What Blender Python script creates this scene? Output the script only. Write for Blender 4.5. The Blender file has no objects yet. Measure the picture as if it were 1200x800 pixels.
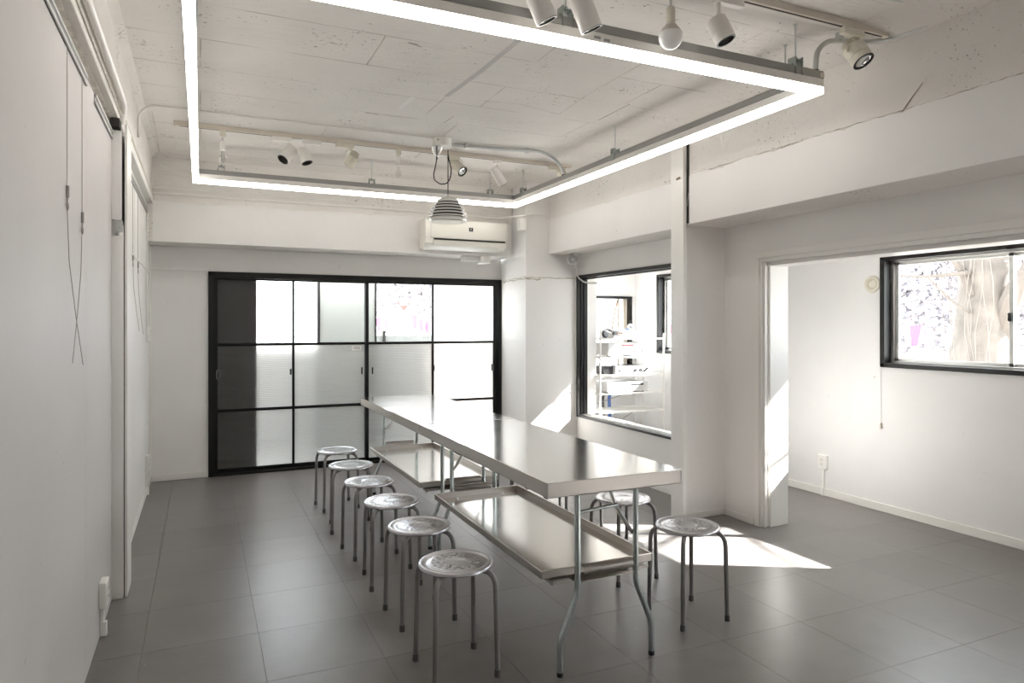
import bpy, bmesh, math, random
from mathutils import Vector, Matrix
random.seed(7)
S = bpy.context.scene
COL = S.collection
# ---------------------------------------------------------------- camera
YAW = math.atan(364/800)
cam = bpy.data.cameras.new('camera'); cam.sensor_width = 36; cam.lens = 24; cam.shift_y = -20/1200
cam.clip_start = .05
co = bpy.data.objects.new('camera', cam); COL.objects.link(co)
co.location = (0, 0, 1.5); co.rotation_euler = (math.pi/2, 0, -YAW); S.camera = co
# ---------------------------------------------------------------- sky, sun, exposure
w = bpy.data.worlds.new('sky'); S.world = w; w.use_nodes = True
bg = w.node_tree.nodes['Background']; bg.inputs[0].default_value = (.90, .95, 1, 1); bg.inputs[1].default_value = 8.0
sd = bpy.data.lights.new('sun', 'SUN'); sd.energy = 45; sd.angle = math.radians(.55); sd.color = (1, .965, .925)
so = bpy.data.objects.new('sun', sd); COL.objects.link(so)
so.rotation_euler = Vector((-1, .56, -.837)).to_track_quat('-Z', 'Y').to_euler(); so.location = (12, -6, 10)
S.view_settings.view_transform = 'Standard'; S.view_settings.look = 'None'
S.view_settings.gamma = 1; S.view_settings.use_curve_mapping = False
S.view_settings.exposure = 0.5
cy = S.cycles
cy.use_denoising = True; cy.max_bounces = 14; cy.diffuse_bounces = 8; cy.glossy_bounces = 6
cy.transmission_bounces = 8; cy.transparent_max_bounces = 16; cy.sample_clamp_indirect = 8; cy.blur_glossy = .5
LED = 6.0


# ---------------------------------------------------------------- projection helpers (photo pixels to places in the room)
SN, CS = math.sin(YAW), math.cos(YAW)
def ray(u, v):
    a = (u-600)/800
    return SN+a*CS, CS-a*SN, (380-v)/800
def onY(u, v, y):
    r = ray(u, v); t = y/r[1]; return Vector((r[0]*t, y, 1.5+r[2]*t))
def onX(u, v, x):
    r = ray(u, v); t = x/r[0]; return Vector((x, r[1]*t, 1.5+r[2]*t))
def onZ(u, v, z):
    r = ray(u, v); t = (z-1.5)/r[2]; return Vector((r[0]*t, r[1]*t, z))

# ---------------------------------------------------------------- materials
def nodes(name):
    m = bpy.data.materials.new(name); m.use_nodes = True
    nt = m.node_tree; return m, nt, nt.nodes['Principled BSDF']
def N(nt, t, **kw):
    n = nt.nodes.new(t)
    for k, v in kw.items():
        if k.startswith('i_'):
            n.inputs[k[2:].replace('_', ' ')].default_value = v
        else: setattr(n, k, v)
    return n
def mat(name, col, rough=.6, metal=0, bump=0, bscale=40, var=0, vscale=3, spec=None, emit=0, stretch=None, rvar=0):
    m, nt, b = nodes(name); L = nt.links
    c = (*col, 1); b.inputs['Base Color'].default_value = c
    b.inputs['Roughness'].default_value = rough; b.inputs['Metallic'].default_value = metal
    if spec is not None: b.inputs['Specular IOR Level'].default_value = spec
    if emit:
        b.inputs['Emission Color'].default_value = c; b.inputs['Emission Strength'].default_value = emit
    if bump or var or rvar:
        tc = N(nt, 'ShaderNodeTexCoord'); mp = N(nt, 'ShaderNodeMapping'); L.new(tc.outputs['Object'], mp.inputs[0])
        if stretch: mp.inputs['Scale'].default_value = stretch
    if bump:
        n = N(nt, 'ShaderNodeTexNoise', i_Scale=bscale, i_Detail=5.0); L.new(mp.outputs[0], n.inputs[0])
        bp = N(nt, 'ShaderNodeBump', i_Strength=bump, i_Distance=.01); L.new(n.outputs[0], bp.inputs['Height']); L.new(bp.outputs[0], b.inputs['Normal'])
    if var:
        n = N(nt, 'ShaderNodeTexNoise', i_Scale=vscale, i_Detail=6.0); L.new(mp.outputs[0], n.inputs[0])
        r = N(nt, 'ShaderNodeValToRGB'); r.color_ramp.elements[0].position = .3; r.color_ramp.elements[1].position = .7
        r.color_ramp.elements[0].color = tuple(x*(1-var) for x in col)+(1,); r.color_ramp.elements[1].color = tuple(min(1, x*(1+var*.5)) for x in col)+(1,)
        L.new(n.outputs[0], r.inputs[0]); L.new(r.outputs[0], b.inputs['Base Color'])
    if rvar:
        n = N(nt, 'ShaderNodeTexNoise', i_Scale=vscale*2, i_Detail=6.0); L.new(mp.outputs[0], n.inputs[0])
        r = N(nt, 'ShaderNodeMapRange'); r.inputs[3].default_value = rough-rvar; r.inputs[4].default_value = rough+rvar
        L.new(n.outputs[0], r.inputs[0]); L.new(r.outputs[0], b.inputs['Roughness'])
    return m

def concrete(name, col, speck=.5, lines=True, scale=(1, 1, 1)):
    """painted board-marked concrete: formwork joints, pits, patches"""
    m, nt, b = nodes(name); L = nt.links
    tc = N(nt, 'ShaderNodeTexCoord'); P = tc.outputs['Object']
    b.inputs['Roughness'].default_value = .75; b.inputs['Specular IOR Level'].default_value = .3
    big = N(nt, 'ShaderNodeTexNoise', i_Scale=1.6, i_Detail=5.0); L.new(P, big.inputs[0])
    base = N(nt, 'ShaderNodeValToRGB'); L.new(big.outputs[0], base.inputs[0])
    base.color_ramp.elements[0].position = .3; base.color_ramp.elements[1].position = .7
    base.color_ramp.elements[0].color = tuple(x*.93 for x in col)+(1,); base.color_ramp.elements[1].color = tuple(x*1.03 for x in col)+(1,)
    # pits, clustered
    mp = N(nt, 'ShaderNodeMapping'); mp.inputs['Scale'].default_value = (1, 1.6, 1.6); L.new(P, mp.inputs[0])
    n2 = N(nt, 'ShaderNodeTexNoise', i_Scale=34.0, i_Detail=3.0, i_Roughness=.7); L.new(mp.outputs[0], n2.inputs[0])
    n3 = N(nt, 'ShaderNodeTexNoise', i_Scale=2.3, i_Detail=4.0); L.new(P, n3.inputs[0])
    add = N(nt, 'ShaderNodeMath', operation='MULTIPLY_ADD'); L.new(n3.outputs[0], add.inputs[0]); add.inputs[1].default_value = .45; L.new(n2.outputs[0], add.inputs[2])
    pr = N(nt, 'ShaderNodeMapRange'); pr.inputs[1].default_value = .895; pr.inputs[2].default_value = .96; L.new(add.outputs[0], pr.inputs[0])
    pm = N(nt, 'ShaderNodeMath', operation='MULTIPLY'); L.new(pr.outputs[0], pm.inputs[0]); pm.inputs[1].default_value = speck*1.5
    mix = N(nt, 'ShaderNodeMix', data_type='RGBA'); L.new(pm.outputs[0], mix.inputs[0]); L.new(base.outputs[0], mix.inputs[6]); mix.inputs[7].default_value = (.16, .13, .10, 1)
    out = mix.outputs[2]; hgt = pm.outputs[0]
    if lines:
        br = N(nt, 'ShaderNodeTexBrick', i_Scale=1.0); br.offset = .5
        br.inputs['Mortar Size'].default_value = .0045; br.inputs['Brick Width'].default_value = 1.8; br.inputs['Row Height'].default_value = .45
        br.inputs['Color1'].default_value = (0, 0, 0, 1); br.inputs['Color2'].default_value = (.0, 0, 0, 1); br.inputs['Mortar'].default_value = (1, 1, 1, 1)
        wn = N(nt, 'ShaderNodeTexNoise', i_Scale=3.0, i_Detail=2.0); L.new(P, wn.inputs[0])
        wm = N(nt, 'ShaderNodeVectorMath', operation='MULTIPLY_ADD'); L.new(wn.outputs[1], wm.inputs[0]); wm.inputs[1].default_value = (.012, .012, 0); L.new(P, wm.inputs[2])
        L.new(wm.outputs[0], br.inputs[0])
        gate = N(nt, 'ShaderNodeTexNoise', i_Scale=2.0, i_Detail=3.0); L.new(P, gate.inputs[0])
        gr = N(nt, 'ShaderNodeMapRange'); gr.inputs[1].default_value = .42; gr.inputs[2].default_value = .62; gr.inputs[3].default_value = .05; gr.inputs[4].default_value = .75; L.new(gate.outputs[0], gr.inputs[0])
        gm = N(nt, 'ShaderNodeMath', operation='MULTIPLY'); L.new(br.outputs[0], gm.inputs[0]); L.new(gr.outputs[0], gm.inputs[1])
        mx = N(nt, 'ShaderNodeMix', data_type='RGBA'); L.new(gm.outputs[0], mx.inputs[0]); L.new(out, mx.inputs[6]); mx.inputs[7].default_value = (.32, .29, .25, 1)
        out = mx.outputs[2]
        ad = N(nt, 'ShaderNodeMath', operation='ADD'); L.new(hgt, ad.inputs[0]); L.new(gm.outputs[0], ad.inputs[1]); hgt = ad.outputs[0]
    L.new(out, b.inputs['Base Color'])
    b1 = N(nt, 'ShaderNodeBump', i_Strength=.6, i_Distance=.004, invert=True); L.new(hgt, b1.inputs['Height'])
    mp2 = N(nt, 'ShaderNodeMapping'); mp2.inputs['Scale'].default_value = (.7, 3, 3); L.new(P, mp2.inputs[0])
    n4 = N(nt, 'ShaderNodeTexNoise', i_Scale=5.0, i_Detail=7.0, i_Roughness=.65); L.new(mp2.outputs[0], n4.inputs[0])
    b2 = N(nt, 'ShaderNodeBump', i_Strength=.75, i_Distance=.014); L.new(n4.outputs[0], b2.inputs['Height']); L.new(b1.outputs[0], b2.inputs['Normal'])
    L.new(b2.outputs[0], b.inputs['Normal'])
    return m

def plaster(name, col, streak=False):
    m, nt, b = nodes(name); L = nt.links
    tc = N(nt, 'ShaderNodeTexCoord'); P = tc.outputs['Object']
    b.inputs['Roughness'].default_value = .55; b.inputs['Specular IOR Level'].default_value = .35
    n = N(nt, 'ShaderNodeTexNoise', i_Scale=1.3, i_Detail=6.0); L.new(P, n.inputs[0])
    r = N(nt, 'ShaderNodeValToRGB'); r.color_ramp.elements[0].position = .3; r.color_ramp.elements[1].position = .7
    r.color_ramp.elements[0].color = tuple(x*.95 for x in col)+(1,); r.color_ramp.elements[1].color = tuple(x*1.02 for x in col)+(1,)
    L.new(n.outputs[0], r.inputs[0]); out = r.outputs[0]
    # small scuffs
    n2 = N(nt, 'ShaderNodeTexNoise', i_Scale=19.0, i_Detail=2.0); L.new(P, n2.inputs[0])
    m2 = N(nt, 'ShaderNodeMapRange'); m2.inputs[1].default_value = .76; m2.inputs[2].default_value = .80; m2.inputs[4].default_value = .5; L.new(n2.outputs[0], m2.inputs[0])
    mx = N(nt, 'ShaderNodeMix', data_type='RGBA'); L.new(m2.outputs[0], mx.inputs[0]); L.new(out, mx.inputs[6]); mx.inputs[7].default_value = (.35, .32, .29, 1); out = mx.outputs[2]
    if streak:   # vertical worn seam of filler at one place along the wall
        sx = N(nt, 'ShaderNodeSeparateXYZ'); L.new(P, sx.inputs[0])
        d = N(nt, 'ShaderNodeMath', operation='SUBTRACT'); L.new(sx.outputs[1], d.inputs[0]); d.inputs[1].default_value = 3.38
        a = N(nt, 'ShaderNodeMath', operation='ABSOLUTE'); L.new(d.outputs[0], a.inputs[0])
        g = N(nt, 'ShaderNodeMapRange'); g.inputs[1].default_value = .0; g.inputs[2].default_value = .14; g.inputs[3].default_value = .26; g.inputs[4].default_value = 0; L.new(a.outputs[0], g.inputs[0])
        ms = N(nt, 'ShaderNodeMapping'); ms.inputs['Scale'].default_value = (1, 9, 3); L.new(P, ms.inputs[0])
        n5 = N(nt, 'ShaderNodeTexNoise', i_Scale=5.0, i_Detail=6.0, i_Roughness=.7); L.new(ms.outputs[0], n5.inputs[0])
        ad = N(nt, 'ShaderNodeMath', operation='ADD'); L.new(n5.outputs[0], ad.inputs[0]); L.new(g.outputs[0], ad.inputs[1])
        th = N(nt, 'ShaderNodeMapRange'); th.inputs[1].default_value = .68; th.inputs[2].default_value = .92; th.inputs[4].default_value = .5; L.new(ad.outputs[0], th.inputs[0])
        mx = N(nt, 'ShaderNodeMix', data_type='RGBA'); L.new(th.outputs[0], mx.inputs[0]); L.new(out, mx.inputs[6]); mx.inputs[7].default_value = (.50, .43, .42, 1); out = mx.outputs[2]
    L.new(out, b.inputs['Base Color'])
    n3 = N(nt, 'ShaderNodeTexNoise', i_Scale=7.0, i_Detail=8.0, i_Roughness=.6); L.new(P, n3.inputs[0])
    bp = N(nt, 'ShaderNodeBump', i_Strength=.25, i_Distance=.01); L.new(n3.outputs[0], bp.inputs['Height']); L.new(bp.outputs[0], b.inputs['Normal'])
    return m

def floor_mat():
    m, nt, b = nodes('grey_vinyl'); L = nt.links
    tc = N(nt, 'ShaderNodeNewGeometry'); P = tc.outputs['Position']
    n = N(nt, 'ShaderNodeTexNoise', i_Scale=2.2, i_Detail=8.0, i_Roughness=.65); L.new(P, n.inputs[0])
    r = N(nt, 'ShaderNodeValToRGB'); r.color_ramp.elements[0].position = .3; r.color_ramp.elements[1].position = .72
    r.color_ramp.elements[0].color = (.150, .138, .132, 1); r.color_ramp.elements[1].color = (.205, .190, .182, 1)
    L.new(n.outputs[0], r.inputs[0])
    oi = N(nt, 'ShaderNodeObjectInfo'); mr = N(nt, 'ShaderNodeMapRange'); mr.inputs[3].default_value = .94; mr.inputs[4].default_value = 1.06; L.new(oi.outputs['Random'], mr.inputs[0])
    hv = N(nt, 'ShaderNodeHueSaturation'); L.new(r.outputs[0], hv.inputs['Color']); L.new(mr.outputs[0], hv.inputs['Value'])
    n2 = N(nt, 'ShaderNodeTexNoise', i_Scale=55.0, i_Detail=1.0); L.new(P, n2.inputs[0])
    m2 = N(nt, 'ShaderNodeMapRange'); m2.inputs[1].default_value = .80; m2.inputs[2].default_value = .83; m2.inputs[4].default_value = .5; L.new(n2.outputs[0], m2.inputs[0])
    mx = N(nt, 'ShaderNodeMix', data_type='RGBA'); L.new(m2.outputs[0], mx.inputs[0]); L.new(hv.outputs[0], mx.inputs[6]); mx.inputs[7].default_value = (.5, .48, .45, 1)
    L.new(mx.outputs[2], b.inputs['Base Color'])
    mr2 = N(nt, 'ShaderNodeMapRange'); mr2.inputs[3].default_value = .26; mr2.inputs[4].default_value = .42; L.new(n.outputs[0], mr2.inputs[0]); L.new(mr2.outputs[0], b.inputs['Roughness'])
    b.inputs['Specular IOR Level'].default_value = .55
    n3 = N(nt, 'ShaderNodeTexNoise', i_Scale=9.0, i_Detail=4.0); L.new(P, n3.inputs[0])
    bp = N(nt, 'ShaderNodeBump', i_Strength=.08, i_Distance=.01); L.new(n3.outputs[0], bp.inputs['Height']); L.new(bp.outputs[0], b.inputs['Normal'])
    return m

def facing(nt, base):
    lw = N(nt, 'ShaderNodeLayerWeight', i_Blend=.5); p = N(nt, 'ShaderNodeMath', operation='POWER'); nt.links.new(lw.outputs['Facing'], p.inputs[0]); p.inputs[1].default_value = 5
    q = N(nt, 'ShaderNodeMath', operation='MULTIPLY_ADD'); nt.links.new(p.outputs[0], q.inputs[0]); q.inputs[1].default_value = 1-base; q.inputs[2].default_value = base; return q
def glass_clear(name, tint=(1, 1, 1), haze=0):
    m, nt, b = nodes(name); L = nt.links; out = nt.nodes['Material Output']
    t = N(nt, 'ShaderNodeBsdfTransparent'); t.inputs[0].default_value = (*tint, 1)
    g = N(nt, 'ShaderNodeBsdfGlossy'); g.inputs['Roughness'].default_value = .02
    f = facing(nt, .03); mx = N(nt, 'ShaderNodeMixShader')
    L.new(f.outputs[0], mx.inputs[0]); L.new(t.outputs[0], mx.inputs[1]); L.new(g.outputs[0], mx.inputs[2])
    o = mx.outputs[0]
    if haze:
        d = N(nt, 'ShaderNodeBsdfTranslucent'); d.inputs[0].default_value = (.95, .95, .95, 1)
        m2 = N(nt, 'ShaderNodeMixShader'); m2.inputs[0].default_value = haze; L.new(o, m2.inputs[1]); L.new(d.outputs[0], m2.inputs[2]); o = m2.outputs[0]
    L.new(o, out.inputs[0]); nt.nodes.remove(b); return m
def glass_obscure(name):
    """finely ribbed obscure glass: blurred view through plus a diffuse glow and a sheen"""
    m, nt, b = nodes(name); L = nt.links; out = nt.nodes['Material Output']
    tc = N(nt, 'ShaderNodeTexCoord')
    mp = N(nt, 'ShaderNodeMapping'); mp.inputs['Scale'].default_value = (1, 1, 1); L.new(tc.outputs['Object'], mp.inputs[0])
    wv = N(nt, 'ShaderNodeTexWave', i_Scale=22.0, i_Distortion=1.5); wv.bands_direction = 'Z'; L.new(mp.outputs[0], wv.inputs[0])
    bp = N(nt, 'ShaderNodeBump', i_Strength=.7, i_Distance=.004); L.new(wv.outputs[0], bp.inputs['Height'])
    rf = N(nt, 'ShaderNodeBsdfRefraction', i_IOR=1.25, i_Roughness=.52); rf.inputs[0].default_value = (.62, .605, .58, 1); L.new(bp.outputs[0], rf.inputs['Normal'])
    tl = N(nt, 'ShaderNodeBsdfTranslucent'); tl.inputs[0].default_value = (.9, .9, .9, 1)
    df = N(nt, 'ShaderNodeBsdfDiffuse'); df.inputs[0].default_value = (.45, .46, .45, 1); L.new(bp.outputs[0], df.inputs['Normal'])
    gl = N(nt, 'ShaderNodeBsdfGlossy', i_Roughness=.22); gl.inputs[0].default_value = (1, 1, 1, 1); L.new(bp.outputs[0], gl.inputs['Normal'])
    a = N(nt, 'ShaderNodeMixShader'); a.inputs[0].default_value = .10; L.new(rf.outputs[0], a.inputs[1]); L.new(tl.outputs[0], a.inputs[2])
    c = N(nt, 'ShaderNodeMixShader'); c.inputs[0].default_value = .06; L.new(a.outputs[0], c.inputs[1]); L.new(df.outputs[0], c.inputs[2])
    f = facing(nt, .04); d = N(nt, 'ShaderNodeMixShader'); L.new(f.outputs[0], d.inputs[0]); L.new(c.outputs[0], d.inputs[1]); L.new(gl.outputs[0], d.inputs[2])
    L.new(d.outputs[0], out.inputs[0]); nt.nodes.remove(b); return m
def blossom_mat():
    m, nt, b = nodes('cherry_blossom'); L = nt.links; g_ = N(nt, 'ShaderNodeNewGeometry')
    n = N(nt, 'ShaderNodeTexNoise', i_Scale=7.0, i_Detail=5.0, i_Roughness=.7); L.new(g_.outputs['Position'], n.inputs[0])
    r_ = N(nt, 'ShaderNodeValToRGB'); e = r_.color_ramp.elements; e[0].position = .40; e[0].color = (.22, .21, .235, 1); e[1].position = .60; e[1].color = (.37, .35, .375, 1)  # noise mixes in grey for shaded petals and the twigs between them
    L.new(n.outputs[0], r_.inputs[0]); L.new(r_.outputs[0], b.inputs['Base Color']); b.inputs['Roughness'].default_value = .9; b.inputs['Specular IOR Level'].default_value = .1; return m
def film(name):
    m, nt, b = nodes(name); L = nt.links; out = nt.nodes['Material Output']
    tl = N(nt, 'ShaderNodeBsdfTranslucent'); tl.inputs[0].default_value = (.97, .97, .96, 1)
    df = N(nt, 'ShaderNodeBsdfDiffuse'); df.inputs[0].default_value = (.8, .8, .8, 1)
    a = N(nt, 'ShaderNodeMixShader'); a.inputs[0].default_value = .15; L.new(tl.outputs[0], a.inputs[1]); L.new(df.outputs[0], a.inputs[2])
    L.new(a.outputs[0], out.inputs[0]); nt.nodes.remove(b); return m

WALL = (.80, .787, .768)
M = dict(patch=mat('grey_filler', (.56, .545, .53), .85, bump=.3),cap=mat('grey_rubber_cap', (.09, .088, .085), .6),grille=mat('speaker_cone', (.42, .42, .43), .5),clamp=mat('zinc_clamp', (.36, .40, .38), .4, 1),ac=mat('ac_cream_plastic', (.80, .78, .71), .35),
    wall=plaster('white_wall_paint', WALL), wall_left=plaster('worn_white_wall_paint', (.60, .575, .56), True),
    wall_b=plaster('booth_white_paint', (.82, .815, .81)),
    ceil=concrete('painted_concrete_ceiling', (.79, .765, .73), .55), conc=concrete('painted_concrete_beam', (.76, .735, .70), .6, False),
    dirt=mat('old_adhesive', (.50, .46, .40), .9, bump=.8, bscale=60, var=.4, vscale=20),
    chip=mat('chipped_plaster', (.66, .63, .58), .9, bump=.8, bscale=40, var=.25, vscale=14),
    floor=floor_mat(), sub=mat('tile_joint_dark', (.11, .102, .098), .9),
    white=mat('white_paint_gloss', (.80, .785, .755), .4, bump=.08, bscale=12), pvc=mat('white_plastic', (.84, .83, .80), .35),
    cream=mat('cream_plastic', (.74, .70, .60), .38), black=mat('black_painted_wood', (.007, .0065, .0065), .42, spec=.35),
    blk=mat('black_rubber', (.02, .02, .02), .6), hole=mat('dark_recess', (.03, .028, .026), .9),
    alu=mat('anodised_aluminium', (.62, .62, .61), .35, 1, rvar=.06), galv=mat('galvanised_steel', (.66, .68, .67), .28, 1, var=.06, vscale=30),
    rail=mat('aluminium_channel', (.40, .40, .39), .42, 1), zinc=mat('zinc_tube', (.58, .64, .64), .24, 1),
    steel=mat('brushed_stainless', (.80, .785, .76), .13, 1, bump=.02, bscale=3, rvar=.04, vscale=2.5),
    pan=mat('stainless_shelf', (.76, .73, .69), .14, 1, bump=.03, bscale=3, rvar=.05, vscale=3),
    edge=mat('stainless_edge', (.62, .585, .55), .36, 1, rvar=.06, vscale=6),
    seat=mat('stamped_metal_seat', (.52, .52, .54), .27, 1), leg=mat('grey_painted_tube', (.27, .262, .255), .36, .7),
    chrome=mat('chrome', (.8, .8, .8), .08, 1), led=mat('led_diffuser', (1, .96, .91), .5, emit=LED),
    lamp_white=mat('lamp_white_enamel', (.82, .80, .765), .38), opal=mat('opal_bulb', (.88, .88, .86), .15),
    lens=mat('reflector', (.75, .75, .75), .12, 1), black_in=mat('black_lamp_ring', (.012, .012, .012), .35),
    clear=glass_clear('window_glass', (.97, .98, .98)), obscure=glass_obscure('ribbed_obscure_glass'), film=film('white_window_film'),
    bulbglass=glass_clear('bulb_glass', (.96, .96, .96)),
    ext=mat('grey_exterior_render', (.34, .345, .335), .8, bump=.3, bscale=8, var=.08), board=mat('black_board', (.030, .028, .027), .45, bump=.1),
    ground=mat('pale_paving', (.45, .43, .40), .9, bump=.3, bscale=5, var=.15), bark=mat('ivy_veined_bark', (.105, .092, .080), .9, bump=1, bscale=9, var=.4, vscale=5),
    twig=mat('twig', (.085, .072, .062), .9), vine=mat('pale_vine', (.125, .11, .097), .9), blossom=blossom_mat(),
    green=mat('young_leaves', (.45, .50, .20), .8), pink=mat('pink_lantern_paper', (.32, .075, .15), .7), paper=mat('white_lantern_paper', (.88, .86, .84), .7),
    wood=mat('weathered_wood', (.35, .24, .18), .8, var=.2, vscale=10), red=mat('sign_red', (.22, .015, .012), .5), gearw=mat('gear_white', (.62, .61, .60), .35),
    gears=mat('gear_silver', (.66, .66, .67), .32, .6), gearb=mat('gear_black', (.04, .04, .045), .4), blue=mat('blue_cable', (.06, .20, .65), .5),
    disp=mat('red_display', (.45, .05, .05), .3), slot=mat('grey_print', (.30, .30, .30), .6), cable=mat('black_cable', (.03, .028, .026), .5),
    wire=mat('steel_wire', (.35, .33, .31), .45, .8), louver=mat('lamp_louver_white', (.78, .77, .75), .25, .15), amber=mat('lamp_inner', (.80, .76, .66), .5),
    brown=mat('brown_wood', (.25, .16, .10), .6), green_panel=mat('pale_grey_panel', (.60, .62, .58), .6), tan=mat('track_beige', (.68, .62, .54), .5),
)

# ---------------------------------------------------------------- mesh helpers
WL = {}
class MB:
    def __init__(s): s.b = bmesh.new()
    def box(s, x0, x1, y0, y1, z0, z1, bev=0, seg=1):
        g = bmesh.ops.create_cube(s.b, size=1); vs = g['verts']
        bmesh.ops.scale(s.b, vec=(abs(x1-x0), abs(y1-y0), abs(z1-z0)), verts=vs)
        bmesh.ops.translate(s.b, vec=((x0+x1)/2, (y0+y1)/2, (z0+z1)/2), verts=vs)
        if bev:
            es = {e for v in vs for e in v.link_edges}
            bmesh.ops.bevel(s.b, geom=list(es), offset=bev, segments=seg, affect='EDGES', profile=.6)
        return s
    def tube(s, pts, r, n=10, cap=True, closed=False):
        pts = [Vector(p) for p in pts]; K = len(pts); rs = r if isinstance(r, (list, tuple)) else [r]*K
        t = []
        for i in range(K):
            if closed: d = pts[(i+1) % K]-pts[i-1]
            else: d = pts[min(i+1, K-1)]-pts[max(i-1, 0)]
            t.append(d.normalized())
        up = Vector((0, 0, 1)) if abs(t[0].z) < .9 else Vector((1, 0, 0))
        nrm = (up-t[0]*up.dot(t[0])).normalized(); rings = []
        for i in range(K):
            nrm = (nrm-t[i]*nrm.dot(t[i])).normalized(); bi = t[i].cross(nrm)
            rings.append([s.b.verts.new(pts[i]+(nrm*math.cos(2*math.pi*k/n)+bi*math.sin(2*math.pi*k/n))*rs[i]) for k in range(n)])
        for i in range(K if closed else K-1):
            A, B = rings[i], rings[(i+1) % K]
            for k in range(n): s.b.faces.new((A[k], A[(k+1) % n], B[(k+1) % n], B[k]))
        if cap and not closed:
            s.b.faces.new(rings[0][::-1]); s.b.faces.new(rings[-1])
        return s
    def lathe(s, prof, n=32, o=(0, 0, 0), axis=None, skip=None):
        """prof: (radius, height) list; axis: direction of height"""
        o = Vector(o); q = Vector((0, 0, 1)).rotation_difference(Vector(axis).normalized()) if axis is not None else None
        rings = []
        for (r, h) in prof:
            if r < 1e-6:
                p = Vector((0, 0, h)); p = q @ p if q else p; rings.append([s.b.verts.new(o+p)]); continue
            R = []
            for k in range(n):
                p = Vector((r*math.cos(2*math.pi*k/n), r*math.sin(2*math.pi*k/n), h)); p = q @ p if q else p
                R.append(s.b.verts.new(o+p))
            rings.append(R)
        for i in range(len(rings)-1):
            A, B = rings[i], rings[i+1]
            for k in range(n):
                if skip and skip(i, k): continue
                k2 = (k+1) % n
                if len(A) == 1 and len(B) == 1: continue
                if len(A) == 1: s.b.faces.new((A[0], B[k2], B[k]))
                elif len(B) == 1: s.b.faces.new((A[k], A[k2], B[0]))
                else: s.b.faces.new((A[k], A[k2], B[k2], B[k]))
        return s
    def prism(s, poly, z0, z1):
        A = [s.b.verts.new((x, y, z0)) for x, y in poly]; B = [s.b.verts.new((x, y, z1)) for x, y in poly]; n = len(poly)
        s.b.faces.new(A[::-1]); s.b.faces.new(B)
        for i in range(n): s.b.faces.new((A[i], A[(i+1) % n], B[(i+1) % n], B[i]))
        return s
    def poly(s, pts):
        s.b.faces.new([s.b.verts.new(p) for p in pts]); return s
    def extr(s, prof, a, b):
        """profile = list of 3d points at a-end, extruded by vector b-a"""
        d = Vector(b)-Vector(a); A = [s.b.verts.new(Vector(p)) for p in prof]; B = [s.b.verts.new(Vector(p)+d) for p in prof]; n = len(prof)
        s.b.faces.new(A[::-1]); s.b.faces.new(B)
        for i in range(n): s.b.faces.new((A[i], A[(i+1) % n], B[(i+1) % n], B[i]))
        return s
    def blob(s, c, r, sc=(1, 1, 1), sub=2):
        g = bmesh.ops.create_icosphere(s.b, subdivisions=sub, radius=r); bmesh.ops.scale(s.b, vec=sc, verts=g['verts']); bmesh.ops.translate(s.b, vec=c, verts=g['verts']); return s
    def ball(s, c, r, n=20):
        return s.lathe([(0, -r)]+[(r*math.cos(a), r*math.sin(a)) for a in [math.radians(-90+180*i/10) for i in range(1, 10)]]+[(0, r)], n, c)
    def pieces(s, name, m, parent=None, **kw):
        """every loose piece becomes an object of its own"""
        left = set(s.b.faces); out = []
        while left:
            st = [left.pop()]; isl = set(st)
            while st:
                f = st.pop()
                for v in f.verts:
                    for g in v.link_faces:
                        if g in left: left.discard(g); isl.add(g); st.append(g)
            out.append(isl)
        res = []
        for isl in out:
            q = MB(); vm = {}
            for f in isl:
                q.b.faces.new([vm.setdefault(v, None) or vm.__setitem__(v, q.b.verts.new(v.co)) or vm[v] for v in f.verts])
            res.append(q.build(name, m, parent, **kw))
        s.b.free(); return res
    def build(s, name, m, parent=None, local=False, smooth=True, kind=None, label=None, fix=True):
        if fix: bmesh.ops.recalc_face_normals(s.b, faces=s.b.faces)
        me = bpy.data.meshes.new(name); s.b.to_mesh(me); s.b.free()
        me.materials.append(M[m] if isinstance(m, str) else m)
        if smooth:
            me.shade_smooth(); me.set_sharp_from_angle(angle=math.radians(38))
        o = bpy.data.objects.new(name, me); COL.objects.link(o)
        if parent is not None:
            o.parent = parent; wl = WL.get(parent.as_pointer(), Vector((0, 0, 0))); WL[o.as_pointer()] = wl
            if not local: me.transform(Matrix.Translation(-wl))
        if kind: o['kind'] = kind
        if label: o['label'] = label
        return o
def thing(name, label, cat, loc=(0, 0, 0), group=None, rz=0, kind=None):
    o = bpy.data.objects.new(name, None); COL.objects.link(o); o.location = loc; o.rotation_euler = (0, 0, rz); o.empty_display_size = .1
    o['label'] = label; o['category'] = cat
    if group: o['group'] = group
    if kind: o['kind'] = kind
    WL[o.as_pointer()] = Vector(loc); return o
def tag(o, label, cat, group=None, kind=None):
    o['label'] = label; o['category'] = cat
    if group: o['group'] = group
    if kind: o['kind'] = kind
    return o
def copy_tree(o, parent=None):
    c = o.copy(); COL.objects.link(c); c.parent = parent
    for ch in KIDS(o): copy_tree(ch, c)
    return c
def KIDS(o): return [x for x in list(bpy.data.objects) if x.parent == o]
BM = {}
def struct(name, mb, m, label, parent=None, cat='wall', **kw):
    o = mb.build(name, m, parent, kind='structure', **kw); o['label'] = label
    if parent is None: o['category'] = cat
    return o
def arc(c, r, a0, a1, ux, uy, n=8):
    c, ux, uy = Vector(c), Vector(ux), Vector(uy)
    return [c+ux*r*math.cos(math.radians(a0+(a1-a0)*i/n))+uy*r*math.sin(math.radians(a0+(a1-a0)*i/n)) for i in range(n+1)]
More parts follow.
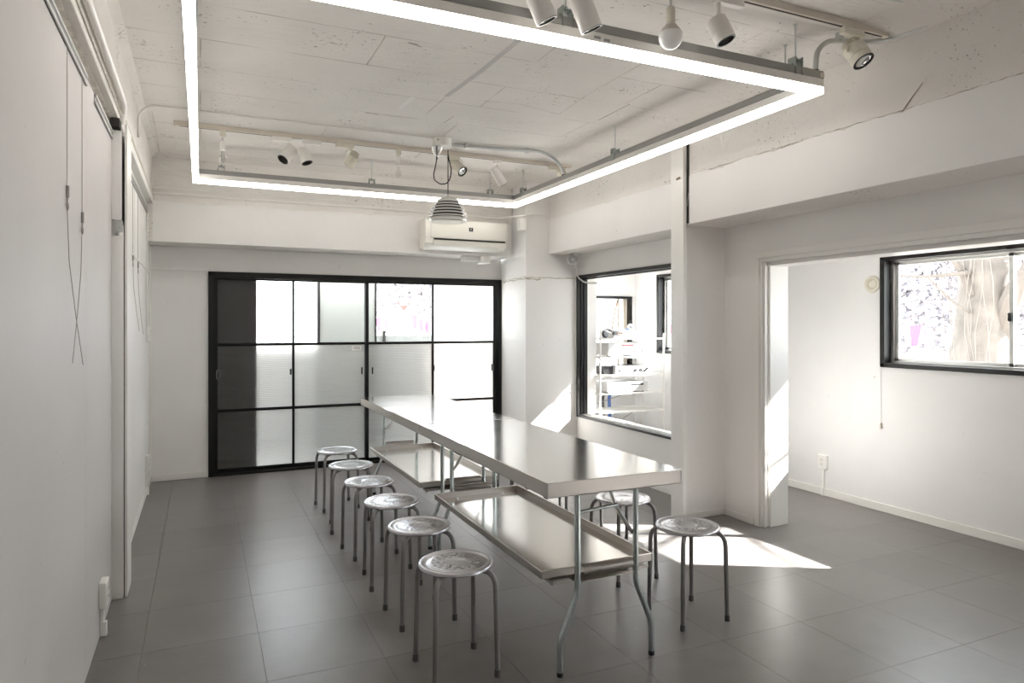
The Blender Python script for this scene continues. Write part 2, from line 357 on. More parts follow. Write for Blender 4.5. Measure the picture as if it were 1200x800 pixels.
def bend(pts, r, n=6):
    """polyline with rounded corners"""
    pts = [Vector(p) for p in pts]; out = [pts[0]]
    for i in range(1, len(pts)-1):
        a, b, c = pts[i-1], pts[i], pts[i+1]; d1 = (a-b).normalized(); d2 = (c-b).normalized()
        k = min(r, (a-b).length*.45, (c-b).length*.45); p, q = b+d1*k, b+d2*k
        for j in range(n+1):
            t = j/n; out.append(p*(1-t)**2+b*2*t*(1-t)+q*t*t)
    out.append(pts[-1]); return out

# ================================================================ SETTING
ZC = 3.04      # ceiling
# ---- floor: a dark bed with 0.5 m vinyl tiles laid on it
fl = struct('floor', MB().box(-.6, 5.13, -1.6, 7.5, -.2, -.008), 'sub', 'grey vinyl tile floor of the room', cat='floor')
fl['label'] = 'floor of grey half-metre vinyl tiles with fine dark joints'
tile_me = None; g = .0011
def tile_mesh(dx, dy):
    b = MB().box(0, dx, 0, dy, -.0079, 0, .0004).b
    bmesh.ops.recalc_face_normals(b, faces=b.faces)
    me = bpy.data.meshes.new('tile'); b.to_mesh(me); b.free(); me.materials.append(M['floor']); return me
xs = [-.449]+[.252+.5*k-.5 for k in range(11)]+[4.98]; xs = [x for x in xs if x <= 4.98]
ys = [2.035+.5*k for k in range(-7, 11)]+[7.35]
cache = {}
for i in range(len(xs)-1):
    for j in range(len(ys)-1):
        dx, dy = round(xs[i+1]-xs[i]-g, 4), round(ys[j+1]-ys[j]-g, 4)
        if dx < .02 or dy < .02: continue
        if (dx, dy) not in cache: cache[(dx, dy)] = tile_mesh(dx, dy)
        o = bpy.data.objects.new('floor_tile', cache[(dx, dy)]); COL.objects.link(o); o.parent = fl; o.location = (xs[i]+g/2, ys[j]+g/2, 0)

# ---- ceiling with haunches and beams
ce = struct('ceiling', MB().box(-.6, 5.13, -1.6, 7.5, ZC+.02, 3.3), 'ceil', 'white painted board-marked concrete ceiling', cat='ceiling')
struct('ceiling_slab', MB().box(-.36, 3.05, -1.6, 6.86, ZC, ZC+.03), 'ceil', 'painted concrete soffit', ce)
b = MB()
b.extr([(3.05, -1.6, ZC), (3.40, -1.6, ZC-.03), (3.40, -1.6, ZC+.03), (3.05, -1.6, ZC+.03)], (0, -1.6, 0), (0, 6.95, 0))
b.extr([(-.41, -1.6, ZC-.03), (-.36, -1.6, ZC), (-.36, -1.6, ZC+.03), (-.41, -1.6, ZC+.03)], (0, -1.6, 0), (0, 6.95, 0))
b.extr([(-.41, 6.86, ZC), (-.41, 6.96, ZC-.03), (-.41, 6.96, ZC+.03), (-.41, 6.86, ZC+.03)], (-.41, 0, 0), (3.2, 0, 0))
struct('haunch', b, 'conc', 'sloping edge of the ceiling', ce)
def jag(axis, fixed, a0, a1, z0, z1, out, amp=.012, step=.035, thick=.008):
    """plaster skin with a ragged top edge; axis 'x': runs along y at x=fixed, 'y': runs along x at y=fixed"""
    b = MB(); n = int((a1-a0)/step); prev = None; h = 0
    for i in range(n+1):
        a = a0+(a1-a0)*i/n; h = h*.75+random.uniform(-amp, amp)*.6; zt = z1+h
        ring = []
        for (o, z) in ((0, z0), (out*thick, z0), (out*thick, zt-.004), (out*thick*.4, zt), (0, zt)):
            ring.append(b.b.verts.new((fixed+o, a, z) if axis == 'x' else (a, fixed+o, z)))
        if prev:
            for k in range(4): b.b.faces.new((prev[k], prev[k+1], ring[k+1], ring[k]))
        else: b.b.faces.new(ring)
        prev = ring
    b.b.faces.new(prev[::-1]); return b
BZ = 2.262
struct('beam', MB().box(-.6, 3.16, 6.95, 7.35, 2.25, ZC+.02, .004), 'conc', 'concrete beam across the back wall', cat='beam')
struct('beam_plaster', jag('y', 6.95, -.40, 3.155, 2.251, 2.622, -1), 'wall', 'smooth plaster on the lower part of the back beam', ce)
struct('beam', MB().box(3.382, 4.0, -1.6, 4.30, BZ, ZC+.02, .005), 'conc', 'concrete beam over the wide opening', cat='beam')
struct('beam_plaster', jag('x', 3.382, -1.6, 4.165, BZ+.001, 2.632, -1, amp=.016), 'wall', 'smooth plaster on the lower part of the right beam', ce)
struct('beam', MB().box(3.43, 4.0, 4.30, 6.57, BZ, ZC+.02, .005), 'conc', 'concrete beam above the booth window', cat='beam')
struct('beam_plaster', jag('x', 3.43, 4.35, 6.56, BZ+.001, 2.632, -1, amp=.006), 'wall', 'smooth plaster above the booth window', ce)
struct('beam', MB().box(-.6, -.405, -1.6, 6.95, 2.61, ZC+.02, .004), 'conc', 'long beam above the left wall', cat='beam')
# crack branching up on the right beam
p0, p1, p2 = onX(1057, 131, 3.378), onX(1070, 112, 3.378), onX(1081, 97, 3.378)
struct('beam_crack', MB().tube([p0, p1, p2], [.004, .0035, .002], 5), 'dirt', 'hairline crack in the beam paint', ce)
pts = []
for i in range(60):
    t = i/59; u = 832+(1200-832)*t; pts.append(onX(u, 0, 3.380)); pts[-1] = Vector((3.3745, pts[-1].y, 2.634+random.uniform(-.003, .003)))
struct('beam_crack', MB().tube(pts, [random.uniform(.001, .0035) for _ in pts], 5), 'dirt', 'brown crack along the top of the plaster', ce)

def mark(name, pts, w_, m_, lab):
    P = [onZ(u, v, ZC-.0005) for u, v in pts]; b = MB()
    for i in range(len(P)-1):
        d_ = (P[i+1]-P[i]).normalized(); n_ = Vector((-d_.y, d_.x, 0))*w_/2
        b.extr([P[i]+n_, P[i]-n_, P[i]-n_+Vector((0, 0, .002)), P[i]+n_+Vector((0, 0, .002))], P[i], P[i+1])
    struct(name, b, m_, lab, ce)
mark('ceiling_patch', [(608, 47), (585, 66), (563, 84), (523, 113)], .035, 'patch', 'grey filled joint in the ceiling')
mark('ceiling_crack', [(523, 113), (500, 133)], .008, 'chip', 'crack running on from the filled joint')
mark('ceiling_crack', [(428, 132), (436, 133), (443, 134)], .018, 'dirt', 'brown chip in the ceiling paint')
mark('ceiling_crack', [(443, 134.5), (470, 137), (490, 139)], .006, 'dirt', 'fine brown crack')
mark('ceiling_crack', [(520, 144), (526, 140), (532, 136)], .008, 'dirt', 'short brown crack')
mark('ceiling_crack', [(490, 52), (478, 50), (494, 55)], .012, 'dirt', 'brown chip in the ceiling paint')
mark('ceiling_crack', [(290, 152), (325, 154), (360, 159)], .010, 'dirt', 'stained line beside the lighting track')
mark('ceiling_crack', [(566, 118), (610, 122), (655, 134)], .008, 'chip', 'formwork ridge')
mark('ceiling_crack', [(655, 134), (690, 110), (757, 72)], .006, 'chip', 'formwork joint')
mark('ceiling_crack', [(701, 141), (738, 122)], .010, 'dirt', 'short grey score in the ceiling')
mark('ceiling_crack', [(178, 130), (184, 160), (187, 181)], .008, 'chip', 'crack beside the left beam')
mark('ceiling_patch', [(469, 127), (484, 114)], .035, 'white', 'white brushed patch on the ceiling')
# ---- walls
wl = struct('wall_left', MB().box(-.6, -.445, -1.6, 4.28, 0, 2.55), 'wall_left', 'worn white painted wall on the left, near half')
struct('wall_upper', MB().box(-.6, -.470, -1.6, 6.95, 2.55, 2.62), 'conc', 'recess above the left wall panel', wl)
struct('wall_panel', MB().box(-.6, -.449, 4.28, 7.35, 0, 2.60), 'wall', 'far half of the left wall', wl)
# ragged broken edge below the beam
b = jag('x', -.470, .6, 4.5, 2.602, 2.618, 1, amp=.006, step=.03, thick=.03)
struct('ragged_edge', b, 'chip', 'chipped plaster edge', wl)
pr = struct('pier', MB().box(-.50, -.389, 4.28, 4.52, 0, 1.985, .008, 2).box(-.50, -.398, 4.285, 4.52, 2.07, 2.56, .008, 2).box(-.5, -.43, 4.31, 4.52, 1.98, 2.08), 'wall', 'short white pier on the left wall', wl)
struct('pier_board', MB().box(-.384, -.371, 4.30, 4.53, .0, 2.60, .002), 'white', 'white upright board along the pier', wl)
struct('pier_gap', MB().box(-.389, -.384, 4.31, 4.50, .0, 2.50), 'hole', 'dark gap behind the upright board', wl)
MB().box(-.425, -.392, 4.284, 4.30, 2.005, 2.068).box(-.428, -.424, 4.276, 4.30, 1.985, 2.07).tube([(-.408, 4.284, 2.03), (-.408, 4.262, 2.03)], .009).build('bracket', 'galv', wl, label='small steel bracket in the gap of the pier')
MB().box(-.445, -.400, 4.20, 4.285, 2.56, 2.605).build('dark_hole', 'hole', wl)
struct('lintel_board', MB().box(-.449, -.400, 4.56, 6.94, 2.595, 2.655, .003), 'white', 'white boxed lintel along the far left wall', wl)
struct('corner_trim', MB().box(-.449, -.437, 7.30, 7.35, 0, 2.25), 'white', 'corner strip', wl)
struct('ledge', MB().box(-.449, -.440, 5.05, 7.33, 1.99, 2.004, .002), 'white', 'thin ledge line on the far left wall', wl)
for yy in (5.25, 5.72, 6.32): struct('panel_joint', MB().box(-.4495, -.4482, yy, yy+.006, 2.004, 2.50), 'chip', 'vertical joint between wall panels', wl)
# wall_back round the sliding door
DX0, DX1, DZ = .061, 3.201, 2.021
wb = struct('wall_back', MB().box(-.6, DX0, 7.35, 7.5, 0, 2.26).box(DX0, DX1, 7.35, 7.5, DZ, 2.26).box(DX1, 3.9, 7.35, 7.5, 0, 2.26), 'wall', 'white back wall around the black sliding doors')
struct('ledge', MB().box(-.449, DX0, 7.335, 7.352, 2.02, 2.045, .003), 'white', 'thin ledge at door head height', wb)
colm = struct('column', MB().prism([(3.145, 6.56), (3.90, 6.56), (3.90, 7.35), (3.202, 7.35)], 0, ZC), 'wall', 'white square column beside the doors', wb)
b = MB()
for i in range(46):
    t = i/45; p = Vector((3.197, 7.34, 2.012)).lerp(Vector((3.142, 6.56, 2.0)), t) if t < .5 else None
    p = onY(588+28*min(1, t*2), 328-4*min(1, t*2), 6.56) if p is None else p
pts = [Vector((3.202-.057*i/14, 7.34-.78*i/14, 2.01+random.uniform(-.003, .003))) for i in range(15)]+[Vector((3.145+.62*i/24, 6.558, 2.005+random.uniform(-.004, .004))) for i in range(1, 25)]
struct('adhesive_scar', MB().tube(pts, [random.uniform(.004, .009) for _ in pts], 6), 'chip', 'ragged scar of old adhesive round the column', wb)
pts2 = [p+Vector((0, -.002, -.018+random.uniform(-.008, .008))) for p in pts[:22]]
struct('adhesive_scar', MB().tube(pts2, [random.uniform(.002, .009) for _ in pts2], 6), 'dirt', 'brown traces of old adhesive', wb)
# wall between room and booth, with window opening; black frame
wy0, wy1, wz0, wz1 = 4.62, 6.525, .50, 2.015
wr = struct('wall_booth', MB().box(3.77, 4.0, 4.35, wy0, 0, BZ+.01).box(3.77, 4.0, wy0, 6.56, 0, wz0).box(3.77, 4.0, wy0, 6.56, wz1, BZ+.01).box(3.86, 4.0, wy1, 6.57, 0, BZ), 'wall', 'white wall under the booth window')
# wing and right wall with the wide opening
wg = struct('wall_wing', MB().box(3.372, 4.0, 4.226, 4.36, 0, BZ+.005, .003), 'wall', 'short white wing wall by the opening')
struct('post', MB().box(3.338, 3.372, 4.19, 4.34, 0, ZC, .003), 'white', 'white upright post with a dark gap beside it', wg)
MB().box(3.3735, 3.381, 4.172, 4.30, 2.27, 2.93).build('dark_gap', 'hole', wg)
MB().tube([(3.374, 4.185, 2.40), (3.366, 4.172, 2.44), (3.374, 4.168, 2.50)], .003, 6).build('hook', 'wire', wg)
MB().tube([onX(793, 210, 3.337), onX(796, 208, 3.32)], .007, 8).build('bolt', 'brown', wg)
OY0, OY1, OZ = -1.2, 3.84, 1.985  # opening extended out of view so daylight from the added window passes
wri = struct('wall_right', MB().box(3.77, 4.0, OY1, 4.23, 0, BZ+.01).box(3.77, 4.0, OY0, OY1, OZ, BZ+.01).box(3.77, 4.0, -1.6, OY0, 0, BZ+.01), 'wall', 'white wall with the wide opening to the side room')
t = thing('trim_1', 'white stepped casing around the wide opening', 'trim', (3.77, OY1, 0), kind='structure')
MB().box(3.757, 3.77, OY1+.002, OY1+.052, 0, OZ+.0025, .003).pieces('side_casing', 'white', t)
MB().box(3.762, 3.80, OY1-.010, OY1-.002, 0, OZ-.005, .002).box(3.786, 3.80, OY1-.030, OY1-.002, 0, OZ-.005, .002).box(3.81, 3.832, OY1-.014, OY1-.002, 0, OZ-.005, .002).pieces('side_casing', 'white', t)  # the deepest strip is added to keep sun off the casing edge
MB().box(3.80, 3.81, OY1-.004, OY1-.001, 0, OZ-.005).build('sliding_groove', 'hole', t)
MB().box(3.757, 3.77, OY0, OY1+.052, OZ+.003, OZ+.055, .003).pieces('head_casing', 'white', t)
MB().box(3.762, 3.80, OY0, OY1-.01, OZ-.024, OZ+.002, .002).box(3.812, 4.0, OY0, OY1-.01, OZ-.052, OZ+.002, .002).pieces('head_casing', 'white', t)
MB().box(3.80, 3.812, OY0, 3.5, OZ-.012, OZ+.0015).build('sliding_groove', 'hole', t)
MB().box(3.765, 4.012, OY1-.024, OY1-.0235, 0, .001).build('threshold', 'sub', t)
MB().box(3.832, 4.012, OY1-.032, OY1+.02, 0, OZ-.05, .002).build('jamb', 'white', t)
# outer wall with two windows in view and one added for daylight
W1 = (2.04, 3.76, 1.17, 2.03); W2 = (5.10, 6.715, 1.17, 2.08)
W0 = (-1.45, .50, 1.17, 2.03)  # added window out of view, put in for fill daylight
b = MB().box(4.98, 5.13, -1.6, 7.5, 0, 1.17).box(4.98, 5.13, -1.6, W0[0], 1.17, 2.5).box(4.98, 5.13, W0[0], W0[1], W0[3], 2.5).box(4.98, 5.13, W0[1], W1[0], 1.17, 2.5).box(4.98, 5.13, W1[0], W1[1], W1[3], 2.5).box(4.98, 5.13, W1[1], W2[0], 1.17, 2.5)
b.box(4.98, 5.13, W2[0], W2[1], W2[3], 2.5).box(4.98, 5.13, W2[1], 7.5, 1.17, 2.5)
wo = struct('wall_outer', b, 'wall_b', 'white outer wall of the side room and booth')
struct('wall_divider', MB().box(4.0, 4.98, 4.92, 5.02, 0, 2.4), 'wall_b', 'wall between the side room and the booth')
B1 = (4.05, 4.928, .95, 1.85)
struct('wall_booth_back', MB().box(3.9, 4.98, 7.2, 7.5, 0, B1[2]).box(3.9, B1[0], 7.2, 7.5, B1[2], 2.5).box(B1[1], 4.98, 7.2, 7.5, B1[2], 2.5).box(B1[0], B1[1], 7.2, 7.5, B1[3], 2.5), 'wall_b', 'white back wall of the booth with a small window')
struct('wall_front', MB().box(-.6, 5.13, -1.75, -1.6, 0, 3.3), 'wall', 'white wall opposite the sliding doors')
struct('ceiling_side', MB().box(4.0, 5.13, -1.6, 7.5, 2.4, 2.5), 'wall_b', 'flat white ceiling of the side room and booth', cat='ceiling')
# baseboards
def bb(name, x0, x1, y0, y1, lab, h=.062):
    struct(name, MB().box(x0, x1, y0, y1, 0, h, .003), 'white', lab, cat='baseboard')
bb('baseboard_left', -.449, -.437, 4.54, 7.35, 'white baseboard along the far left wall')
bb('baseboard_back', -.437, DX0, 7.338, 7.35, 'white baseboard left of the sliding doors')
bb('baseboard_wing', 3.372, 3.757, 4.214, 4.226, 'white baseboard of the wing wall', .05)
bb('baseboard_right', 3.757, 3.77, 3.90, 4.214, 'white baseboard between wing wall and opening', .05)
bb('baseboard_outer', 4.966, 4.98, -1.6, 4.92, 'white baseboard of the side room wall', .065)
bb('baseboard_booth', 3.757, 3.77, 4.36, 6.56, 'white baseboard under the booth window', .05)

# ---- picture rails on the left wall
for (a, c, lab) in ((.6, 3.36, 'long slotted picture rail high on the near left wall'), (3.61, 4.27, 'short slotted picture rail just before the pier')):
    t = thing('picture_rail', lab, 'picture rail', (-.445, a, 2.5), 'picture rails on the left wall')
    MB().box(-.445, -.434, a, c, 2.535, 2.547, .001).box(-.445, -.434, a, c, 2.503, 2.512, .001).box(-.445, -.440, a, c, 2.503, 2.547).build('rail', 'alu', t)
    MB().box(-.4402, -.4395, a+.01, c-.01, 2.514, 2.533).build('slot', 'slot', t)
t = thing('picture_rail', 'slotted picture rail under the lintel of the far left wall', 'picture rail', (-.449, 4.56, 2.5), 'picture rails on the left wall')
MB().box(-.449, -.438, 4.56, 6.94, 2.535, 2.547, .001).box(-.449, -.438, 4.56, 6.94, 2.503, 2.512, .001).box(-.449, -.444, 4.56, 6.94, 2.503, 2.547).build('rail', 'alu', t)
MB().box(-.4442, -.4435, 4.57, 6.93, 2.514, 2.533).build('slot', 'slot', t)
# wires with hooks
def hang_wire(y, zh, yb, zb, x, lab, grp='picture wires on the left wall', ztop=2.505, ym=None):
    t = thing('picture_wire', lab, 'wire', (x, y, zb), grp)
    pts = [(x+.004, y, ztop), (x+.004, y, zh), (x+.004, y+(yb-y)*.12, zh-(zh-zb)*.35), (x+.004, y+(yb-y)*.5, zh-(zh-zb)*.66), (x+.004, yb, zb)]
    MB().tube(pts, .0014, 5).build('wire', 'wire', t)
    MB().tube([(x+.006, y, zh+.055), (x+.006, y, zh+.012)], .0055, 8).build('adjuster', 'wire', t)
    MB().tube([(x+.006, y, zh+.014), (x+.006, y-.008, zh), (x+.006, y-.011, zh-.02), (x+.006, y, zh-.032), (x+.006, y+.011, zh-.022), (x+.006, y+.007, zh-.006)], .003, 6).build('hook', 'wire', t)
hang_wire(2.905, 1.945, 3.27, 1.335, -.445, 'leftmost picture wire hanging from the near rail, with a hook halfway')
hang_wire(3.245, 1.90, 3.02, 1.355, -.445, 'second picture wire from the left, crossing the leftmost one below its hook')
hang_wire(5.55, 1.945, 6.1, 1.45, -.449, 'picture wire on the far left wall, the nearer of the two hooks there')
hang_wire(5.98, 1.925, 6.5, 1.42, -.449, 'picture wire on the far left wall, the farther of the two hooks there')
# conduits and pipes high on the left beam
t = thing('conduit', 'thick white painted pipe along the left beam', 'pipe', (-.405, .6, 2.68), 'white pipes on the left beam')
MB().tube([(-.382, .6, 2.695), (-.382, 4.22, 2.695), (-.39, 4.29, 2.66), (-.40, 4.31, 2.60)], .017, 12).build('pipe', 'white', t)
MB().box(-.406, -.374, 2.96, 3.0, 2.68, 2.72, .004).tube([(-.382, 2.05, 2.695), (-.382, 2.13, 2.695)], .025, 12).pieces('clip', 'white', t)
tag(MB().tube([(-.399, .6, 2.645), (-.399, 4.28, 2.645)], .006, 8).build('conduit', 'chip', fix=True), 'thin dusty pipe just below the thick white one on the left beam', 'pipe', 'white pipes on the left beam')
pts = [(-.402, .6+i*.16, 2.755+.006*math.sin(i*1.3)) for i in range(24)]+[(-.402, 4.5, 2.70), (-.402, 5.4, 2.69), (-.402, 6.90, 2.69)]
tag(MB().tube(pts, .0045, 6).build('cable', 'white'), 'slack painted cable above the thick pipe on the left beam', 'cable', 'white pipes on the left beam')
pts = [(-.402, 2.2+i*.16, 2.735+.005*math.sin(i*1.9)) for i in range(14)]+[(-.402, 4.7, 2.675), (-.402, 6.9, 2.672)]
tag(MB().tube(pts, .004, 6).build('cable', 'cream'), 'thin cream cable beside the thick pipe on the left beam', 'cable', 'white pipes on the left beam')
# back beam conduit continuing to column and down to the speaker
cp = bend([(-.402, 6.928, 2.685), (2.70, 6.928, 2.685), (2.95, 6.928, 2.665), onY(610, 253, 6.50), onY(625, 251, 6.53), onY(640, 252, 6.545), onY(643.5, 262, 6.548), onY(643.5, 296, 6.548), onY(664, 297, 6.548)], .05)
t = thing('conduit', 'white pipe along the back beam that bends down the column to the ball speaker', 'pipe', (-.4, 6.93, 2.685))
MB().tube(cp, .0105, 8).build('pipe', 'white', t)
MB().tube([(0.02, 6.928, 2.685), (.09, 6.928, 2.685)], .014, 10).tube([(1.6, 6.928, 2.685), (1.64, 6.928, 2.685)], .014, 10).pieces('coupling', 'white', t)
tag(MB().tube([(-.40, 6.943, 2.735), (3.10, 6.943, 2.735)], .0045, 6).build('conduit', 'white'), 'thin white cable pipe just above the thick one on the back beam', 'pipe')
pc = [onZ(159, 127, ZC-.01), onZ(175, 124.5, ZC-.01), onZ(350, 145, ZC-.01), onZ(505, 162, ZC-.01)]
pts = [Vector((-.398, 5.39, 2.80)), Vector((-.395, 5.39, 2.97)), Vector((-.33, 5.39, ZC-.012)), Vector((1.73, 5.37, ZC-.012))]
tag(MB().tube(bend(pts, .06), .0075, 8).build('conduit', 'white'), 'thin painted pipe crossing the ceiling from the left beam to the pendant junction box', 'pipe')

# ---- door_1: black sliding doors
d = thing('door_1', 'black framed pair of sliding doors with obscure glass panes in the back wall', 'door', (DX0, 7.35, 0), kind='structure')
fr = MB()
fr.box(DX0, DX0+.045, 7.325, 7.49, 0, DZ, .002).box(DX1-.045, DX1, 7.325, 7.49, 0, DZ, .002).box(DX0, DX1, 7.325, 7.49, DZ-.045, DZ, .002)
fr.box(DX0+.045, DX0+.058, 7.35, 7.37, .0, DZ-.04).box(DX1-.062, DX1-.045, 7.345, 7.36, 0, DZ-.04).box(DX0, DX1, 7.335, 7.355, DZ-.06, DZ-.045).box(DX0, DX1, 7.325, 7.49, 0, .022)
fr.build('frame', 'black', d)
def sash(x0, x1, xm, y, top_mats, low_mats, split):
    s = thing('x', '', '', (x0, y, 0)); s.name = 'sash'; s.parent = d; s.location = Vector((x0, y, 0))-Vector((DX0, 7.35, 0))
    for k in ('label', 'category'): del s[k]
    s['kind'] = 'structure'
    z0, z1 = .022, DZ-.044; st = .036
    f = MB().box(x0, x0+st, y, y+.032, z0, z1, .002).box(x1-st, x1, y, y+.032, z0, z1, .002).box(x0, x1, y, y+.032, z1-.032, z1, .002).box(x0, x1, y, y+.032, z0, z0+.035, .002)
    f.box(xm-.012, xm+.012, y+.001, y+.031, z0, z1, .002)
    for zz in (.637, 1.297): f.box(x0, x1, y+.002, y+.030, zz-.014, zz+.014, .002)
    f.build('sash_frame', 'black', s)
    rows = ((z0+.035, .623), (.651, 1.283), (1.311, z1-.032))
    for r, (a, c) in enumerate(rows):
        for k, (p, q) in enumerate(((x0+st, xm-.012), (xm+.012, x1-st))):
            mt = top_mats[k] if r == 2 else 'obscure'
            o = MB().box(p, q, y+.013, y+.0135, a, c).build('pane', mt, s, smooth=False)
            if r == 2 and mt == 'film': o['label'] = 'white frosted top pane'
            if r == 2 and mt == 'clear': o['label'] = 'clear top pane'
    return s
sL = sash(DX0+.05, 1.648, .870, 7.395, ('clear', 'clear'), None, None)
sR = sash(1.612, DX1-.055, 2.372, 7.36, ('clear', 'film'), None, None)
def pull(x, y, par, z=1.0):
    o = MB(); wv = .014
    o.box(x-wv, x+wv, y-.004, y+.002, z-.045, z-.037).box(x-wv, x+wv, y-.004, y+.002, z+.037, z+.045).box(x-wv, x-wv+.006, y-.004, y+.002, z-.045, z+.045).box(x+wv-.006, x+wv, y-.004, y+.002, z-.045, z+.045)
    q = o.build('pull', 'alu', par, label='recessed metal finger pull'); MB().box(x-wv+.006, x+wv-.006, y-.001, y+.001, z-.037, z+.037).build('recess', 'black', q)
pull(onY(255.5, 440, 7.39).x, 7.39, sL); pull(onY(424, 437, 7.39).x, 7.39, sL); pull(onY(436.5, 437, 7.355).x, 7.355, sR); pull(onY(576.5, 431, 7.355).x, 7.355, sR)
for u, par, y in ((341, sL, 7.395), (508.5, sR, 7.36)):
    p = onY(u, 438, y-.004); MB().box(p.x-.012, p.x+.006, y-.016, y, .98, 1.04, .003).build('latch', 'blk', par)
p = onY(412.5, 404.5, 7.39); lb = MB().box(p.x, p.x+.105, 7.403, 7.4045, 1.216, 1.27).build('paper_label', 'paper', sL, label='small white paper label with two printed lines')
MB().box(p.x+.02, p.x+.085, 7.402, 7.403, 1.250, 1.256).box(p.x+.03, p.x+.09, 7.402, 7.403, 1.236, 1.240).pieces('print', 'slot', lb)

# ---- window_1, window_2 in the outer wall
def ext_window(name, W, lab, open_sash=False):
    y0, y1, z0, z1 = W
    t = thing(name, lab, 'window', (4.98, y0, z0), kind='structure')
    c = MB(); k = .034
    c.box(4.955, 5.05, y1-k, y1+.006, z0-.01, z1+.01, .002).box(4.955, 5.05, y0-.006, y0+k, z0-.01, z1+.01, .002).box(4.955, 5.05, y0, y1, z0-.012, z0+.022, .002).box(4.955, 5.05, y0, y1, z1-.022, z1+.012, .002)
    c.build('casing', 'black', t)
    a = MB(); q = .028
    a.box(5.03, 5.11, y1-k-q, y1-k+.004, z0+.02, z1-.02, .002).box(5.03, 5.11, y0+k-.004, y0+k+q, z0+.02, z1-.02, .002).box(5.03, 5.11, y0+k, y1-k, z0+.02, z0+.038, .002).box(5.03, 5.11, y0+k, y1-k, z1-.038, z1+.005, .002)
    a.build('window_frame', 'alu', t)
    ym = (y0+y1)/2-.055
    for (p, r, x) in ((ym-.02, y1-k-q, 5.05), (y0+k+q, ym+.02, 5.08)):
        s = MB(); st = .028
        s.box(x, x+.022, p, p+st, z0+.036, z1-.036, .001).box(x, x+.022, r-st, r, z0+.036, z1-.036, .001).box(x, x+.022, p, r, z0+.036, z0+.062, .001).box(x, x+.022, p, r, z1-.06, z1-.036, .001)
        sf = s.build('sash', 'alu', t)
        MB().box(x+.010, x+.0105, p+st, r-st, z0+.06, z1-.058).build('pane', 'clear', sf, smooth=False)
    MB().box(5.034, 5.05, ym-.012, ym+.012, 1.52, 1.58, .004).build('latch', 'blk', t)
    return t
ext_window('window_1', W1, 'black cased sliding window of the side room with the cherry tree outside')
ext_window('window_2', W2, 'black cased sliding window in the outer wall of the booth')
ext_window('added_window', W0, 'unseen black cased sliding window added for daylight, in the side room at the end away from the booth')  # unseen, added to bring more daylight into the room
t = thing('window_3', 'small black framed window in the booth back wall behind the mixer', 'window', (B1[0], 7.2, B1[2]), kind='structure')
c = MB(); x0, x1, z0, z1 = B1; k = .03
c.box(x0, x0+k, 7.18, 7.30, z0, z1, .002).box(x1-k, x1, 7.18, 7.30, z0, z1, .002).box(x0, x1, 7.18, 7.30, z0, z0+k, .002).box(x0, x1, 7.18, 7.30, z1-k, z1, .002).build('casing', 'black', t)
MB().box(x1-k-.06, x1-k, 7.25, 7.30, z0+k, z1-k, .002).box(x1-k-.13, x1-k-.10, 7.27, 7.3, z0+k, z1-k, .002).build('sash', 'tan', t)
MB().box(x0+k, x1-k-.1, 7.28, 7.2805, z0+k, z1-k).build('pane', 'film', t, smooth=False)
MB().tube([(x1-.17, 7.262, z1-.05), (x1-.28, 7.262, 1.30)], .009, 8).build('stay', 'brown', t, label='slanting wooden stay')
# ---- window_4: black lining of the booth opening
t = thing('window_4', 'black lined interior window opening between the room and the booth', 'window', (3.77, wy0, wz0), kind='structure')
MB().box(3.755, 3.885, wy1-.004, wy1+.016, wz0, wz1, .002).box(3.752, 3.775, wy1-.002, wy1+.018, wz0-.01, wz1+.01, .002).box(3.80, 3.812, wy1-.014, wy1-.003, wz0, wz1).box(3.835, 3.847, wy1-.014, wy1-.003, wz0, wz1).build('jamb', 'black', t)
MB().box(3.755, 3.885, wy0-.012, wy0+.012, wz0, wz1, .002).build('jamb', 'black', t)
MB().box(3.752, 3.885, wy0, wy1, wz1-.012, wz1+.022, .002).box(3.80, 3.812, wy0, wy1, wz1-.024, wz1-.010).box(3.835, 3.847, wy0, wy1, wz1-.024, wz1-.01).build('head', 'black', t)
MB().box(3.750, 3.885, wy0, wy1, wz0-.012, wz0+.010, .002).build('sill', 'black', t)
MB().box(3.80, 3.808, wy0, wy1, wz0+.010, wz0+.018).box(3.838, 3.846, wy0, wy1, wz0+.010, wz0+.018).build('track', 'alu', t)
MB().box(3.752, 3.772, wy1+.019, wy1+.034, .45, 2.20, .002).build('conduit_strip', 'white', t, label='white vertical conduit cover')

